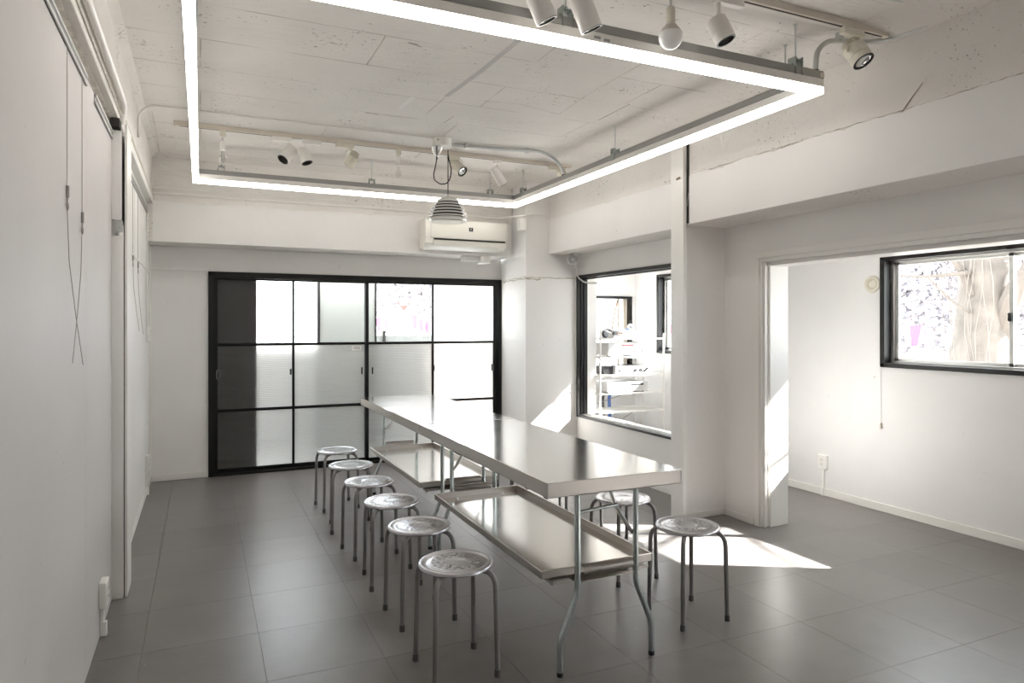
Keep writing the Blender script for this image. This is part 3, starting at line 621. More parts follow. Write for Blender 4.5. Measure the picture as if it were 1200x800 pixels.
# ================================================================ TABLES
def make_table(y0, y1, label):
    xc = 1.628; hw = .3375; L = y1-y0; T = .85; th = .063
    t = thing('folding_table', label, 'table', (xc, (y0+y1)/2, 0), 'stainless folding tables')
    h = L/2
    tb = MB().box(-hw, hw, -h, h, T-.004, T, .0015).build('tabletop', 'steel', t, local=True)
    s = MB()
    s.box(-hw, hw, -h, -h+.003, T-th, T-.003).box(-hw, hw, h-.003, h, T-th, T-.003).box(-hw, -hw+.003, -h, h, T-th, T-.003).box(hw-.003, hw, -h, h, T-th, T-.003)
    s.box(-hw, hw, -h, -h+.02, T-th, T-th+.003).box(-hw, hw, h-.02, h, T-th, T-th+.003).box(-hw, -hw+.02, -h, h, T-th, T-th+.003).box(hw-.02, hw, -h, h, T-th, T-th+.003)
    s.build('rim', 'edge', t, local=True)
    c = MB()
    for sx in (-1, 1):
        for sy in (-1, 1): c.tube([(sx*(hw-.001), sy*(h-.001), T-th), (sx*(hw-.001), sy*(h-.001), T-.002)], .0035, 6)
    c.pieces('corner_seam', 'alu', t, local=True)
    pc = MB().box(-hw+.03, hw-.03, -h+.03, h-.03, T-.016, T-.006)
    pc.build('core_board', 'tan', t, local=True, label='pale board under the metal top')
    for e in (-1, 1):
        Y = e*(h-.085)
        for sx in (-1, 1):
            pts = bend([(sx*.150, Y, T-.02), (sx*.150, Y, .345), (sx*.236, Y, .150), (sx*.236, Y, .012)], .032)
            lg = MB().tube(pts, .0135, 14).build('leg', 'zinc', t, local=True)
            MB().lathe([(0, 0), (.0145, 0), (.0145, .018), (.0, .018)], 12, (sx*.236, Y, 0)).build('foot_cap', 'blk', lg, local=True)
            MB().lathe([(.0, 0), (.005, 0), (.005, .006), (0, .006)], 8, (sx*.150+.0, Y+(.013), .60), axis=(1, 0, 0)).build('bolt', 'galv', lg, local=True)
        g = -e  # the strut starts on opposite legs at the two ends
        st = MB().tube([(g*.150, Y-e*.016, .555), (g*.125, Y-e*.016, .585), (g*.055, Y-e*.016, .69), (g*.0, Y-e*.02, T-.03)], [.007, .010, .010, .008], 8).build('folding_strut', 'galv', t, local=True)
        MB().tube([(-g*.150, Y, .688), (g*.058, Y-e*.006, .700)], .008, 10).build('lock_bar', 'zinc', t, local=True)
        # curved apron plate between the legs that carries the shelf
        prof = []
        for i in range(9):
            a = math.radians(-80+i*22); prof.append((-.128, Y+e*(-.012+.030*math.cos(a)), .434+.023*math.sin(a)))
        pl = MB()
        P = [Vector(p) for p in prof]
        for i in range(8):
            pl.poly([P[i], P[i+1], P[i+1]+Vector((.256, 0, 0)), P[i]+Vector((.256, 0, 0))])
        bmesh.ops.solidify(pl.b, geom=list(pl.b.faces), thickness=.0015)
        pl.build('apron_plate', 'edge', t, local=True)
    # shelf tray
    a = h-.155; sw = .288; z = .398; sh = MB()
    sh.box(-sw, sw, -a, a, z-.002, z, 0)
    tr = sh.build('shelf', 'pan', t, local=True)
    r = MB()
    r.box(-sw, -sw+.002, -a, a, z, z+.03).box(sw-.002, sw, -a, a, z, z+.03).box(-sw, sw, -a, -a+.002, z, z+.03).box(-sw, sw, a-.002, a, z, z+.03)
    r.box(-sw-.004, -sw+.006, -a-.004, a+.004, z+.028, z+.034, .001).box(sw-.006, sw+.004, -a-.004, a+.004, z+.028, z+.034, .001)
    r.box(-sw, sw, -a-.004, -a+.006, z+.028, z+.034, .001).box(-sw, sw, a-.006, a+.004, z+.028, z+.034, .001)
    r.build('shelf_rim', 'edge', tr, local=True)
    bl = MB()
    for sx in (-1, 1):
        for sy in (-1, 1): bl.lathe([(.008, 0), (.008, .002), (.005, .007), (0, .008)], 10, (sx*(sw-.13), sy*(a-.05), z))
    bl.pieces('bolt', 'galv', tr, local=True)
    for sy in (-1, 1):
        MB().box(-sw+.05, sw-.02, sy*(a-.055)-.045, sy*(a-.055)+.045, z-.020, z-.017).box(-sw+.05, sw-.02, sy*(a-.10)-.0015, sy*(a-.10)+.0015, z-.02, z-.002).box(-sw+.05, sw-.02, sy*a-.003, sy*a, z-.030, z-.018).box(-sw+.05, -sw+.053, sy*(a-.04)-.05, sy*(a-.04)+.05, z-.035, z-.018).box(-.15, .15, sy*(a+.02)-.035, sy*(a+.02)+.035, z-.019, z-.017).build('shelf_bracket', 'edge', tr, local=True)
    return t
make_table(2.48, 4.277, 'stainless steel folding table with a tray shelf, beside the free-standing stool')
make_table(4.297, 6.08, 'stainless steel folding table with a tray shelf, next to the sliding doors')

# ================================================================ STOOLS
def make_stool():
    t = thing('stool', '', 'stool', (0, 0, 0), 'perforated metal stools around the table')
    zt = .470; n = 72
    prof = [(0, zt-.006), (.030, zt-.006), (.044, zt-.005), (.050, zt-.0035), (.056, zt-.0035), (.062, zt-.0035), (.069, zt-.0035), (.076, zt-.0035), (.083, zt-.0035), (.090, zt-.0035), (.097, zt-.0035), (.104, zt-.0035), (.111, zt-.003),
            (.120, zt-.006), (.132, zt-.007), (.145, zt-.002), (.153, zt), (.159, zt-.002), (.163, zt-.008), (.163, zt-.016), (.158, zt-.019), (.150, zt-.016)]
    def skip(i, k):
        j = i-3
        if j in (0, 1): return k % 9 == 0
        if j in (3, 4): return k % 6 in (2, 4)
        if j in (6, 7): return k % 4 == 1
        return False
    MB().lathe(prof, n, skip=skip).build('seat', 'seat', t, local=True, fix=True)
    fr = MB()
    fr.tube([(-.10, -.10, zt-.021), (.10, .10, zt-.021)], .0085, 8).tube([(-.10, .10, zt-.030), (.10, -.10, zt-.030)], .0085, 8)
    fr.build('seat_frame', 'leg', t, local=True)
    for k in range(4):
        a = math.radians(45+90*k); c, s = math.cos(a), math.sin(a)
        rz = [(.10, .446), (.138, .444), (.160, .436), (.177, .420), (.186, .398), (.189, .37), (.192, .22), (.197, .004)]
        lg = MB().tube([(r*c, r*s, z) for r, z in rz], .0112, 12).build('leg', 'leg', t, local=True)
        MB().lathe([(0, 0), (.0135, 0), (.0128, .028), (.0112, .030)], 12, (.197*c, .197*s, 0)).build('foot_cap', 'cap', lg, local=True)
        MB().box(.125, .150, -.009, .009, .433, .437).build('x', 'leg', lg, local=True)
        bpy.data.objects['x'].name = 'clip'; bpy.data.objects['clip' if k == 0 else 'clip.%03d' % k].rotation_euler = (0, 0, a)
    return t
st0 = make_stool()
spots = [(1.010, 2.815, 0, 'perforated metal stool last in the row of six, farthest from the sliding doors'),
         (1.026, 3.41, 3, 'perforated metal stool, fifth from the sliding doors in the row of six'),
         (1.020, 3.95, -4, 'perforated metal stool, fourth from the sliding doors in the row of six'),
         (1.012, 4.51, 6, 'perforated metal stool, third from the sliding doors in the row of six'),
         (1.007, 5.09, -8, 'perforated metal stool, second from the sliding doors in the row of six'),
         (1.018, 5.73, 5, 'perforated metal stool of the row of six right next to the sliding doors'),
         (2.285, 2.835, 0, 'perforated metal stool standing clear of the table end, its legs against the sunlit floor'),
         (2.300, 3.45, 4, 'perforated metal stool behind the table legs, its seat gleaming beside the sunlit floor'),
         (2.300, 4.05, 2, 'perforated metal stool between table and booth window, only its legs showing under the tabletop'),
         (2.300, 4.62, -3, 'perforated metal stool behind the table below the booth window, hidden by the tabletop'),
         (2.300, 5.20, 5, 'perforated metal stool behind the table closest to the white column')]
for i, (x, y, r, lab) in enumerate(spots):
    o = st0 if i == 0 else copy_tree(st0)
    o.location = (x, y, 0); o.rotation_euler = (0, 0, math.radians(r)); o['label'] = lab; o['category'] = 'stool'; o['group'] = 'perforated metal stools around the table'

# ================================================================ LIGHT FRAME
LX0, LX1, LY0, LY1, LZ = -.066, 2.952, 2.563, 6.40, 2.70
lf = thing('ceiling_light_frame', 'large rectangular frame of white LED linear lights hung below the ceiling', 'ceiling light', (LX0, LY0, LZ))
wd = .046
def seg(x0, x1, y0, y1):
    return (x0, x1, y0, y1)
segs = [(LX0, LX1, LY0, LY0+wd, 'x'), (LX0, LX1, LY1-wd, LY1, 'x'), (LX0, LX0+wd, LY0+wd, LY1-wd, 'y'), (LX1-wd, LX1, LY0+wd, LY1-wd, 'y')]
for (x0, x1, y0, y1, ax) in segs:
    n = 2 if ax == 'x' else 3
    for k in range(n):
        if ax == 'x':
            a, c = x0+(x1-x0)*k/n, x0+(x1-x0)*(k+1)/n
            if k: a += .003
            MB().box(a, c, y0, y1, LZ, LZ+.036, .003).build('diffuser', 'led', lf)
            if k: MB().box(a-.003, a, y0+.002, y1-.002, LZ+.002, LZ+.035).build('joint', 'pvc', lf)
        else:
            a, c = y0+(y1-y0)*k/n, y0+(y1-y0)*(k+1)/n
            if k: a += .003
            MB().box(x0, x1, a, c, LZ, LZ+.036, .003).build('diffuser', 'led', lf)
    MB().box(x0+.001, x1-.001, y0+.001, y1-.001, LZ+.036, LZ+.078, .001).build('housing', 'cream' if False else 'lamp_white', lf)
    xm0, xm1, ym0, ym1 = (x0, x1, (y0+y1)/2-.021, (y0+y1)/2+.021) if ax == 'x' else ((x0+x1)/2-.021, (x0+x1)/2+.021, y0, y1)
    rl = MB()
    if ax == 'x': rl.box(x0, x1, ym0, ym0+.003, LZ+.082, LZ+.118).box(x0, x1, ym1-.003, ym1, LZ+.082, LZ+.118).box(x0, x1, ym0, ym1, LZ+.079, LZ+.083).box(x0, x1, ym0, ym0+.010, LZ+.115, LZ+.118).box(x0, x1, ym1-.010, ym1, LZ+.115, LZ+.118)
    else: rl.box(xm0, xm0+.003, y0, y1, LZ+.082, LZ+.118).box(xm1-.003, xm1, y0, y1, LZ+.082, LZ+.118).box(xm0, xm1, y0, y1, LZ+.079, LZ+.083).box(xm0, xm0+.01, y0, y1, LZ+.115, LZ+.118).box(xm1-.01, xm1, y0, y1, LZ+.115, LZ+.118)
    rl.build('mounting_rail', 'rail', lf)
MB().box(LX1-.028, LX1+.002, LY0-.003, LY0+.03, LZ+.083, LZ+.108, .002).build('end_clip', 'cream', lf)
MB().box(onY(701, 40, LY0).x-.02, onY(701, 40, LY0).x+.012, LY0-.001, LY0+.001, LZ+.048, LZ+.060).box(onY(701, 40, LY0).x+.03, onY(701, 40, LY0).x+.06, LY0-.001, LY0+.001, LZ+.044, LZ+.056).pieces('rating_print', 'slot', lf, label='tiny grey printed rating marks')
cx1, cy0, cy1, cx0 = LX1-.023, LY0+.023, LY1-.023, LX0+.023
for (x, y) in ((cx0+.20, cy1), (1.455, cy1), (2.66, cy1), (cx1, 6.17), (cx1, 4.50), (cx1, 2.80), (2.775, cy0), (1.43, cy0), (.3, cy0), (cx0, 3.2), (cx0, 5.5)):
    o = MB().tube([(x, y, LZ+.10), (x, y, ZC-.002)], .0045, 8).lathe([(0, 0), (.011, 0), (.011, .006), (0, .006)], 8, (x, y, ZC-.008)).build('hanger', 'galv', lf, label='threaded hanging rod')
    q = MB().box(x-.026, x-.022, y-.026, y+.026, LZ+.075, LZ+.165).box(x+.022, x+.026, y-.026, y+.026, LZ+.075, LZ+.165).box(x-.026, x+.026, y-.020, y+.020, LZ+.150, LZ+.155)
    q.lathe([(0, 0), (.010, 0), (.010, .010), (0, .010)], 6, (x, y, LZ+.158)).lathe([(0, 0), (.007, 0), (.007, .012), (0, .012)], 6, (x-.022, y, LZ+.13), axis=(-1, 0, 0))
    q.build('clamp', 'clamp', o)

# ================================================================ TRACKS AND SPOTS
FT = 5.76; NT = 2.45; RZ = 3.005
def track(x0, x1, y, lab):
    t = thing('lighting_track', lab, 'lighting track', (x0, y, RZ), 'beige lighting tracks')
    MB().box(x0, x1, y-.017, y+.017, RZ, ZC, .002).build('rail', 'tan', t)
    MB().box(x0+.02, x1-.02, y-.006, y+.006, RZ-.0006, RZ+.004).build('slot', 'hole', t)
    MB().box(x0-.02, x0+.0, y-.018, y+.018, RZ-.002, ZC, .003).box(x1, x1+.02, y-.018, y+.018, RZ-.002, ZC, .003).pieces('end_cap', 'tan', t)
track(-.17, 3.22, FT, 'beige lighting track on the ceiling at the far side of the light frame')
track(.40, 3.26, NT, 'beige lighting track on the ceiling above the near side of the light frame')
def spot(y, ua, va, head0, head1, r, lab, bar=0, yoke=False, mt='lamp_white', dy=0, cylinder=False, grp='spotlights on the lighting tracks', lens='black_in'):
    """ua: pixel column of the stem; head0/head1: pixels of back and mouth of the head; bar: signed length of adapter"""
    x = onY(ua, va, y).x; t = thing('spotlight', lab, 'spotlight', (x, y, RZ), grp)
    if cylinder: MB().box(x-.04, x+.04, y-.02, y+.02, RZ-.03, RZ, .004).build('adapter', mt, t)
    else: MB().box(min(x-.02, x+bar), max(x+.02, x+bar), y-.018, y+.018, RZ-.036, RZ, .003).build('adapter', 'cream' if mt == 'cream' else mt, t)
    a = onY(*head0, y+dy*.0); c = onY(*head1, y+dy); ax = (c-a); Ln = ax.length; ax.normalize(); mid = a.lerp(c, .35)
    if yoke:
        up = Vector((x, y, RZ-.036)); sd = ax.cross(Vector((0, 1, 0)) if abs(ax.y) < .8 else Vector((1, 0, 0))).normalized()
        pts = bend([mid+sd*(r+.008), mid+sd*(r+.008)+Vector((0, 0, .03)), up+sd*(r*.5)+Vector((0, 0, -.012)), up-sd*(r*.5)+Vector((0, 0, -.012)), mid-sd*(r+.008)+Vector((0, 0, .03)), mid-sd*(r+.008)], .02)
        MB().tube(pts, .0045, 8).tube([(x, y, RZ-.036), (x, y, up.z-.014)], .01, 10).build('yoke', mt, t)
    else:
        MB().tube([(x, y, RZ-.034), (x, y, min(RZ-.05, mid.z+.03)), mid], [.012, .010, .009], 10).build('arm', mt, t)
    hd = MB().lathe([(0, 0), (r*.55, 0), (r*.9, Ln*.04), (r, Ln*.12), (r, Ln*.64), (r*.96, Ln*.65), (r*.96, Ln*.67), (r, Ln*.68), (r, Ln), (r*.90, Ln), (r*.86, Ln*.8), (0, Ln*.78)] if not cylinder else
                    [(0, 0), (r*.8, 0), (r*.97, Ln*.015), (r, Ln*.03), (r, Ln*.985), (r*.97, Ln), (r*.90, Ln), (r*.86, Ln*.93), (0, Ln*.9)], 28, a, ax).build('head', mt, t)
    MB().lathe([(r*.97, Ln*.90), (r*.995, Ln*1.004), (r*.82, Ln*1.004), (r*.78, Ln*.84), (.0, Ln*.83)], 28, a, ax).build('lens_ring', lens, hd)
    MB().lathe([(r*.74, Ln*.97), (r*.6, Ln*.90), (r*.2, Ln*.86), (0, Ln*.86)], 24, a, ax).build('reflector', 'lens' if yoke or cylinder else 'hole', hd)
    if yoke:
        f = MB()
        for k in range(4): f.lathe([(r*.5, -.004-.007*k), (r*.78, -.004-.007*k), (r*.78, -.007-.007*k), (r*.5, -.007-.007*k)], 16, a, ax)
        f.build('cooling_fins', mt, hd)
    return t
def bulb(y, u, vs, vb, rb, lab, opal=False, socket_h=.07):
    x = onY(u, vb, y).x; c = onY(u, vb, y); zt = onY(u, vs, y).z
    t = thing('bare_bulb_pendant', lab, 'lamp', (x, y, RZ), 'bare bulb pendants on the lighting tracks')
    MB().box(x-.022, x+.022, y-.018, y+.018, RZ-.05, RZ, .003).build('adapter', 'cream', t)
    MB().tube([(x, y, RZ-.045), (x, y, zt-.01)], .006, 8).build('stem', 'alu', t)
    MB().lathe([(0, 0), (.018, 0), (.021, -.008), (.021, -socket_h), (.017, -socket_h-.006), (0, -socket_h-.006)], 20, (x, y, zt)).build('socket', 'cream' if opal else 'pvc', t)
    zb = zt-socket_h-.004; n = []
    if opal:
        bb_ = MB().lathe([(.018, zb-c.z)]+[(rb*math.cos(math.radians(a)), rb*math.sin(math.radians(a))) for a in range(20, -91, -10)][:-1]+[(0, -rb)], 32, c).build('bulb', 'opal', t)
        MB().lathe([(.018, zb-c.z+.002), (.022, zb-c.z-.006), (rb*.80, rb*.58), (rb*.945, rb*.33)], 32, c).build('collar', 'edge', bb_)
    else:
        bb_ = MB().lathe([(.012, zb-c.z), (.014, rb*.9), (rb*.75, rb*.6), (rb, 0), (rb*.72, -rb*.7), (0, -rb)], 24, c).build('bulb', 'bulbglass', t)
        MB().tube([(x-.008, y, c.z+rb*.8), (x-.012, y, c.z-.002), (x+.012, y, c.z-.002), (x+.008, y, c.z+rb*.8)], .0012, 5).build('filament', 'wire', bb_)
bulb(FT, 261, 165, 186, .034, 'clear bare bulb on the end of the far track by the left wall')
bulb(FT, 467, 184, 204, .032, 'clear bare bulb near the middle of the far track')
bulb(NT+.01, 786, 9, 43.5, .0535, 'white globe bulb between the paired white cylinders and a cream spotlight', True, .064)
spot(FT, 339, 163, (343, 174), (331.5, 187), .046, 'cream cylindrical spotlight on the far track with its black mouth aimed at the left wall', bar=-.13, dy=-.05)
spot(FT, 357, 166, (354, 174), (360, 191), .045, 'cream cylindrical spotlight aimed straight down beside the one aimed at the left wall', bar=.13, dy=-.03)
spot(FT, 412, 170, (415, 182), (408, 194), .048, 'cream ring-yoke spotlight on the far track with its back to the room', bar=-.13, yoke=True, mt='cream', dy=.05)
spot(FT, 536, 184, (532, 192), (542, 201), .050, 'cream ring-yoke spotlight beside the pendant cord, lens towards the camera', bar=-.10, yoke=True, mt='cream', dy=-.09)
spot(FT, 583, 186, (578, 196), (590, 216.5), .043, 'plain white cylinder spotlight between the pendant lamp and the curved conduit', cylinder=True)
spot(FT, 656, 192, (656, 199), (660, 207), .045, 'cream spotlight half hidden behind the curved galvanised conduit', bar=-.12, yoke=True, mt='cream')
spot(NT, 619, -40, (619, -28), (641, 25), .046, 'plain white cylinder spotlight beside its twin, the one farther from the globe bulb', cylinder=True)
spot(NT, 672, -30, (673, -18), (693.5, 35), .047, 'plain white cylinder spotlight beside its twin, the one closer to the globe bulb', cylinder=True)
spot(NT, 842, 5, (838, 22), (851, 48), .047, 'cream spotlight on the near track aimed down right beside the globe bulb', bar=.14, dy=-.035)
spot(NT, 1007, 40, (999, 55), (1012, 72), .053, 'cream ring-yoke spotlight above the corner of the light frame, lens in view', bar=-.125, yoke=True, mt='cream', dy=-.055)

# ---- pendant lamp
px, py = 1.83, 5.44
t = thing('junction_box', 'round white ceiling junction box above the louvred pendant', 'junction box', (px-.05, 5.40, ZC))
MB().lathe([(0, 0), (.078, 0), (.078, -.068), (.070, -.074), (0, -.074)], 28, (1.82, 5.40, ZC)).build('box', 'pvc', t)
MB().lathe([(.012, 0), (.012, -.004), (0, -.004)], 12, (1.80-.04, 5.33, ZC-.03), axis=(0, -1, 0)).build('cover_screw', 'cream', t)
z0 = ZC-.055
t = thing('pendant_lamp', 'dome pendant of stacked white louvre rings hanging on a looped black cord', 'pendant lamp', (px, py, ZC-.05))
MB().lathe([(.046, -.018), (.050, -.024), (.034, -.06), (.014, -.095), (.0, -.10)], 24, (1.775, 5.40, z0)).build('canopy', 'chrome', t)
cb = onY(525, 229, py); pt = onY(512, 186, py); 
MB().tube([(cb.x, py, z0+.01), (cb.x, py, cb.z)], .0045, 8).build('cord', 'cable', t)
lp = [onY(512, 184, py), onY(511, 192, py), onY(508, 204, py), onY(509, 211, py), onY(516, 216, py), onY(524, 215, py), onY(528, 208, py), onY(529, 198, py), onY(526, 187, py), onY(525, 180, py)]
MB().tube(bend(lp, .02, 3), .005, 8).build('cord_loop', 'cable', t)
MB().lathe([(0, .012), (.008, .012), (.008, -.012), (0, -.012)], 10, onY(512, 185, py)).build('cord_knob', 'blk', t)
rb, zt, zb = .165, cb.z-.012, cb.z-.205
MB().lathe([(.012, .02), (.014, 0), (.06, -.012), (.088, -.028), (.094, -.046), (.090, -.046), (.082, -.030), (.01, -.016)], 40, (cb.x, py, zt)).build('cap', 'louver', t)
for k in range(5):
    r1 = (.112, .131, .146, .157, .163)[k]; z = zt-.058-.026*k
    MB().lathe([(r1-.028, .003), (r1-.010, .001), (r1, -.006), (r1+.001, -.013), (r1-.002, -.013), (r1-.012, -.003), (r1-.028, -.001)], 48, (cb.x, py, z)).build('louvre_ring', 'louver', t)
MB().lathe([(.150, 0), (.160, -.004), (.166, -.014), (.160, -.026), (.13, -.034), (.06, -.036), (.06, -.030), (.13, -.028), (.155, -.020)], 48, (cb.x, py, zt-.178)).build('lower_ring', 'louver', t)
MB().lathe([(0, -.015), (.07, -.03), (.092, -.055), (.112, -.10), (.128, -.15), (.132, -.185), (.0, -.195)], 32, (cb.x, py, zt)).build('inner_shade', 'hole', t)
MB().lathe([(0, -.036), (.06, -.037), (.145, -.033)], 32, (cb.x, py, zt-.1785)).build('bottom_disc', 'amber', t)

# ---- smoke detector
p = onZ(479.5, 184, ZC); tag(MB().lathe([(0, 0), (.052, 0), (.052, -.014), (.045, -.022), (.022, -.026), (.020, -.040), (0, -.042)], 32, p).build('smoke_detector', 'pvc'), 'small round white smoke detector on the ceiling between track and beam', 'smoke detector')
# ---- galvanised conduits
def pts_px(lst): return [onZ(u, v, z) for u, v, z in lst]
t = thing('conduit', 'galvanised pipe on the ceiling from the pendant junction box bending down to the light frame', 'pipe', (1.95, 5.45, ZC), 'galvanised conduits')
endp = onX(665.5, 201, LX1-.023)
a = Vector((1.88, 5.40, ZC-.022)); c = Vector((2.72, 5.40, ZC-.022)); e = Vector((LX1-.023, 5.30, LZ+.105))
a, c = onZ(530, 170, ZC-.02), onZ(627, 177.5, ZC-.02)
xe = LX1-.023; rx = xe-2.66
MB().tube([a, Vector((2.3, a.y-.03, ZC-.02))]+[Vector((2.66+rx*math.sin(k*math.pi/24), 5.37-.04*k/12, ZC-.02-(ZC-.02-LZ-.12)*(1-math.cos(k*math.pi/24)))) for k in range(13)], .0145, 14).build('pipe', 'galv', t)
MB().tube([Vector((LX1-.023, 5.33, LZ+.13)), Vector((LX1-.023, 5.33, LZ+.10))], .018, 12).build('ferrule', 'blk', t)
q = MB()
for u in (546, 618):
    p = onZ(u, 168+(u-535)*.085, ZC-.005); q.box(p.x-.012, p.x+.012, p.y-.028, p.y+.028, ZC-.042, ZC, .003)
q.pieces('clip', 'galv', t)
t = thing('conduit', 'galvanised pipe curving from the square box down to the near corner of the light frame', 'pipe', (3.3, 2.4, ZC), 'galvanised conduits')
ea = Vector((LX1-.020, LY0+.03, LZ+.12))
J = onX(1118, 13, 3.34)
kp = [onY(1108, 18, 2.20), onY(1075, 34, 2.33), onY(1048, 45, 2.45), onY(1018, 50, 2.52), onY(985, 47.5, 2.56), onY(968, 49, 2.57), onY(957, 60, 2.58), onY(955.5, 82, 2.585)]
kp[-1] = Vector((kp[-1].x, kp[-1].y, LZ+.10))
MB().tube(bend(kp, .08, 5), .0135, 14).build('pipe', 'galv', t)
MB().tube([kp[-1]+Vector((0, 0, .025)), kp[-1]], .017, 12).build('ferrule', 'blk', t)
p = onY(984, 45, 2.56); MB().box(p.x-.010, p.x+.010, p.y-.02, p.y+.02, p.z-.02, ZC, .002).pieces('clip', 'galv', t)
t = thing('pull_box', 'square galvanised pull box where two conduits meet above the right beam', 'junction box', (3.2, 2.2, 2.98))
p = onY(1117, 15, 2.20); MB().box(p.x-.05, p.x+.05, 2.13, 2.24, p.z-.032, p.z+.05, .004).build('box', 'galv', t)
MB().box(p.x-.045, p.x+.045, 2.127, 2.1295, p.z-.025, p.z+.045).build('cover', 'hole', t)
MB().tube([p+Vector((-.055, 0, .02)), p+Vector((-.085, 0, .02))], .02, 12).build('hub', 'galv', t)
t = thing('conduit', 'thick galvanised pipe on the ceiling leading away from the square box', 'pipe', (3.0, 2.2, ZC-.03), 'galvanised conduits')
MB().tube([p+Vector((-.06, 0, .02)), onY(1050, -2, 2.2), onY(960, -26, 2.2)], .0165, 14).build('pipe', 'galv', t)

# ---- air conditioner
ax0, ax1, ay0, ay1, az0, az1 = 2.083, 2.99, 6.71, 6.942, 2.285, 2.592
t = thing('air_conditioner', 'cream wall-mounted air conditioner on the back beam', 'air conditioner', (ax0, ay1, az0))
prof = [(ay1, az0), (ay0+.09, az0), (ay0+.012, az0+.055), (ay0, az0+.10), (ay0, az1-.035), (ay0+.012, az1-.008), (ay0+.03, az1), (ay1, az1)]
MB().extr([(ax0, y, z) for y, z in prof], (ax0, 0, 0), (ax1, 0, 0)).build('body', 'ac', t)
MB().box(ax0+.055, ax1-.006, ay0-.012, ay0+.01, az0+.105, az1-.012, .008, 2).build('front_panel', 'ac', t, label='glossy off-white front panel')
MB().box(ax0+.09, ax1-.02, ay0-.004, ay0+.012, az0+.088, az0+.103).build('air_slot', 'hole', t)
MB().extr([(ax0+.085, ay0-.006, az0+.082), (ax0+.085, ay0+.015, az0+.03), (ax0+.085, ay0+.022, az0+.034), (ax0+.085, ay0+.002, az0+.086)], (0, 0, 0), (ax1-ax0-.11-.08, 0, 0)).build('louvre', 'ac', t)
MB().extr([(ax1-.105, ay0-.006, az0+.084), (ax1-.105, ay0+.015, az0+.022), (ax1-.105, ay0+.022, az0+.026), (ax1-.105, ay0+.002, az0+.088)], (0, 0, 0), (.095, 0, 0)).build('control_flap', 'ac', t)
p = onY(552, 269, ay0-.013); lg = MB().box(p.x-.022, p.x+.022, ay0-.0145, ay0-.012, p.z-.02, p.z+.02).build('emblem', 'blk', t, label='small black square emblem')
MB().box(p.x-.004, p.x+.001, ay0-.0155, ay0-.014, p.z-.012, p.z+.012).box(p.x-.004, p.x+.009, ay0-.0155, ay0-.014, p.z+.008, p.z+.012).box(p.x-.008, p.x+.006, ay0-.0155, ay0-.014, p.z, p.z+.003).build('mark', 'pvc', lg)
p = onY(511, 257.5, ay0-.013); MB().box(p.x-.022, p.x+.022, ay0-.0135, ay0-.012, p.z-.004, p.z+.003).build('lettering', 'slot', t)
t = thing('wall_box', 'white box on the beam end right of the air conditioner', 'box', (3.1, 6.9, 2.4))
p = onY(607, 264, 6.60); MB().box(3.062, 3.128, 6.50, 6.60, p.z-.06, p.z+.065, .004).box(3.10, 3.15, 6.52, 6.60, p.z-.03, p.z+.03).build('box', 'white', t)
t = thing('drain_cover', 'white pipe cover below the air conditioner on the underside of the beam', 'pipe cover', (2.85, 6.98, 2.2))
MB().box(2.80, 2.885, 6.90, 7.10, 2.17, 2.255, .006).box(2.60, 2.80, 7.0, 7.09, 2.195, 2.252, .004).build('cover', 'pvc', t)

# ---- ball speaker under the beam
p = onY(671, 304, 6.40)
t = thing('ball_speaker', 'white ball-shaped speaker under the beam at the top of the booth window', 'speaker', (p.x, p.y, p.z))
d = Vector((-.55, -1, -.12)).normalized()
MB().ball(p, .058, 32).build('shell', 'pvc', t)
MB().lathe([(0, .054), (.014, .058), (.016, .056), (.034, .060), (.044, .052), (.050, .036)], 32, p, d).build('grille', 'grille', t)
MB().box(p.x-.01, p.x+.10, p.y-.03, p.y+.03, BZ-.016, BZ-.001, .003).tube([p+Vector((.03, 0, .05)), Vector((p.x+.045, p.y, BZ-.012))], .014, 10).build('bracket', 'pvc', t)
MB().tube(bend([p+Vector((.035, -.0, -.04)), onX(677, 325, 3.75), onX(685, 331, 3.74), onX(700, 331.5, 3.72)], .06), .008, 8).build('cable', 'pvc', t)
# ---- sockets, switches, vent, pull cord
def outlet(name, x, y, z, nx, lab, w_=.07, h=.12, dth=.032, riser=True, mtr='pvc', cat='socket'):
    t = thing(name, lab, cat, (x, y, z)); s = nx
    MB().box(x, x+s*dth, y-w_/2, y+w_/2, z-h/2, z+h/2, .004).build('box', mtr, t)
    MB().box(x+s*dth, x+s*(dth+.002), y-.02, y+.02, z-.04, z+.04).build('plate', 'white', t)
    q = MB()
    for dz in (.016, -.022): q.box(x+s*(dth+.0018), x+s*(dth+.003), y-.009, y-.006, z+dz, z+dz+.012).box(x+s*(dth+.0018), x+s*(dth+.003), y+.006, y+.009, z+dz, z+dz+.012)
    q.pieces('slots', 'slot', t)
    if riser: MB().box(x, x+s*.018, y-.011, y+.011, 0.001, z-h/2, .002).box(x, x+s*.03, y-.014, y+.014, .0, .07, .003).build('riser', mtr, t)
outlet('wall_socket', -.445, 3.815, .205, 1, 'boxed wall socket with a cable riser low on the near left wall', w_=.10, h=.125, dth=.034)
outlet('wall_socket', -.449, 6.80, .285, 1, 'boxed wall socket low on the left wall near the far corner', w_=.09, h=.14)
outlet('wall_switch', -.449, 6.95, 1.415, 1, 'white switch box on the left wall near the far corner', w_=.09, h=.14, riser=False, cat='switch')
tag(MB().tube([(-.443, 6.95, 1.49), (-.443, 6.95, 2.50)], .006, 6).build('conduit', 'white'), 'thin vertical white conduit above the switch in the far left corner', 'pipe')
p = onX(966, 541, 4.98); outlet('wall_socket', 4.98, p.y, p.z, -1, 'boxed wall socket with a riser on the side room wall', w_=.085, h=.125)
p = onX(1022.5, 333, 4.98)
t = thing('vent_cover', 'round cream vent cover left of the side room window', 'vent', p)
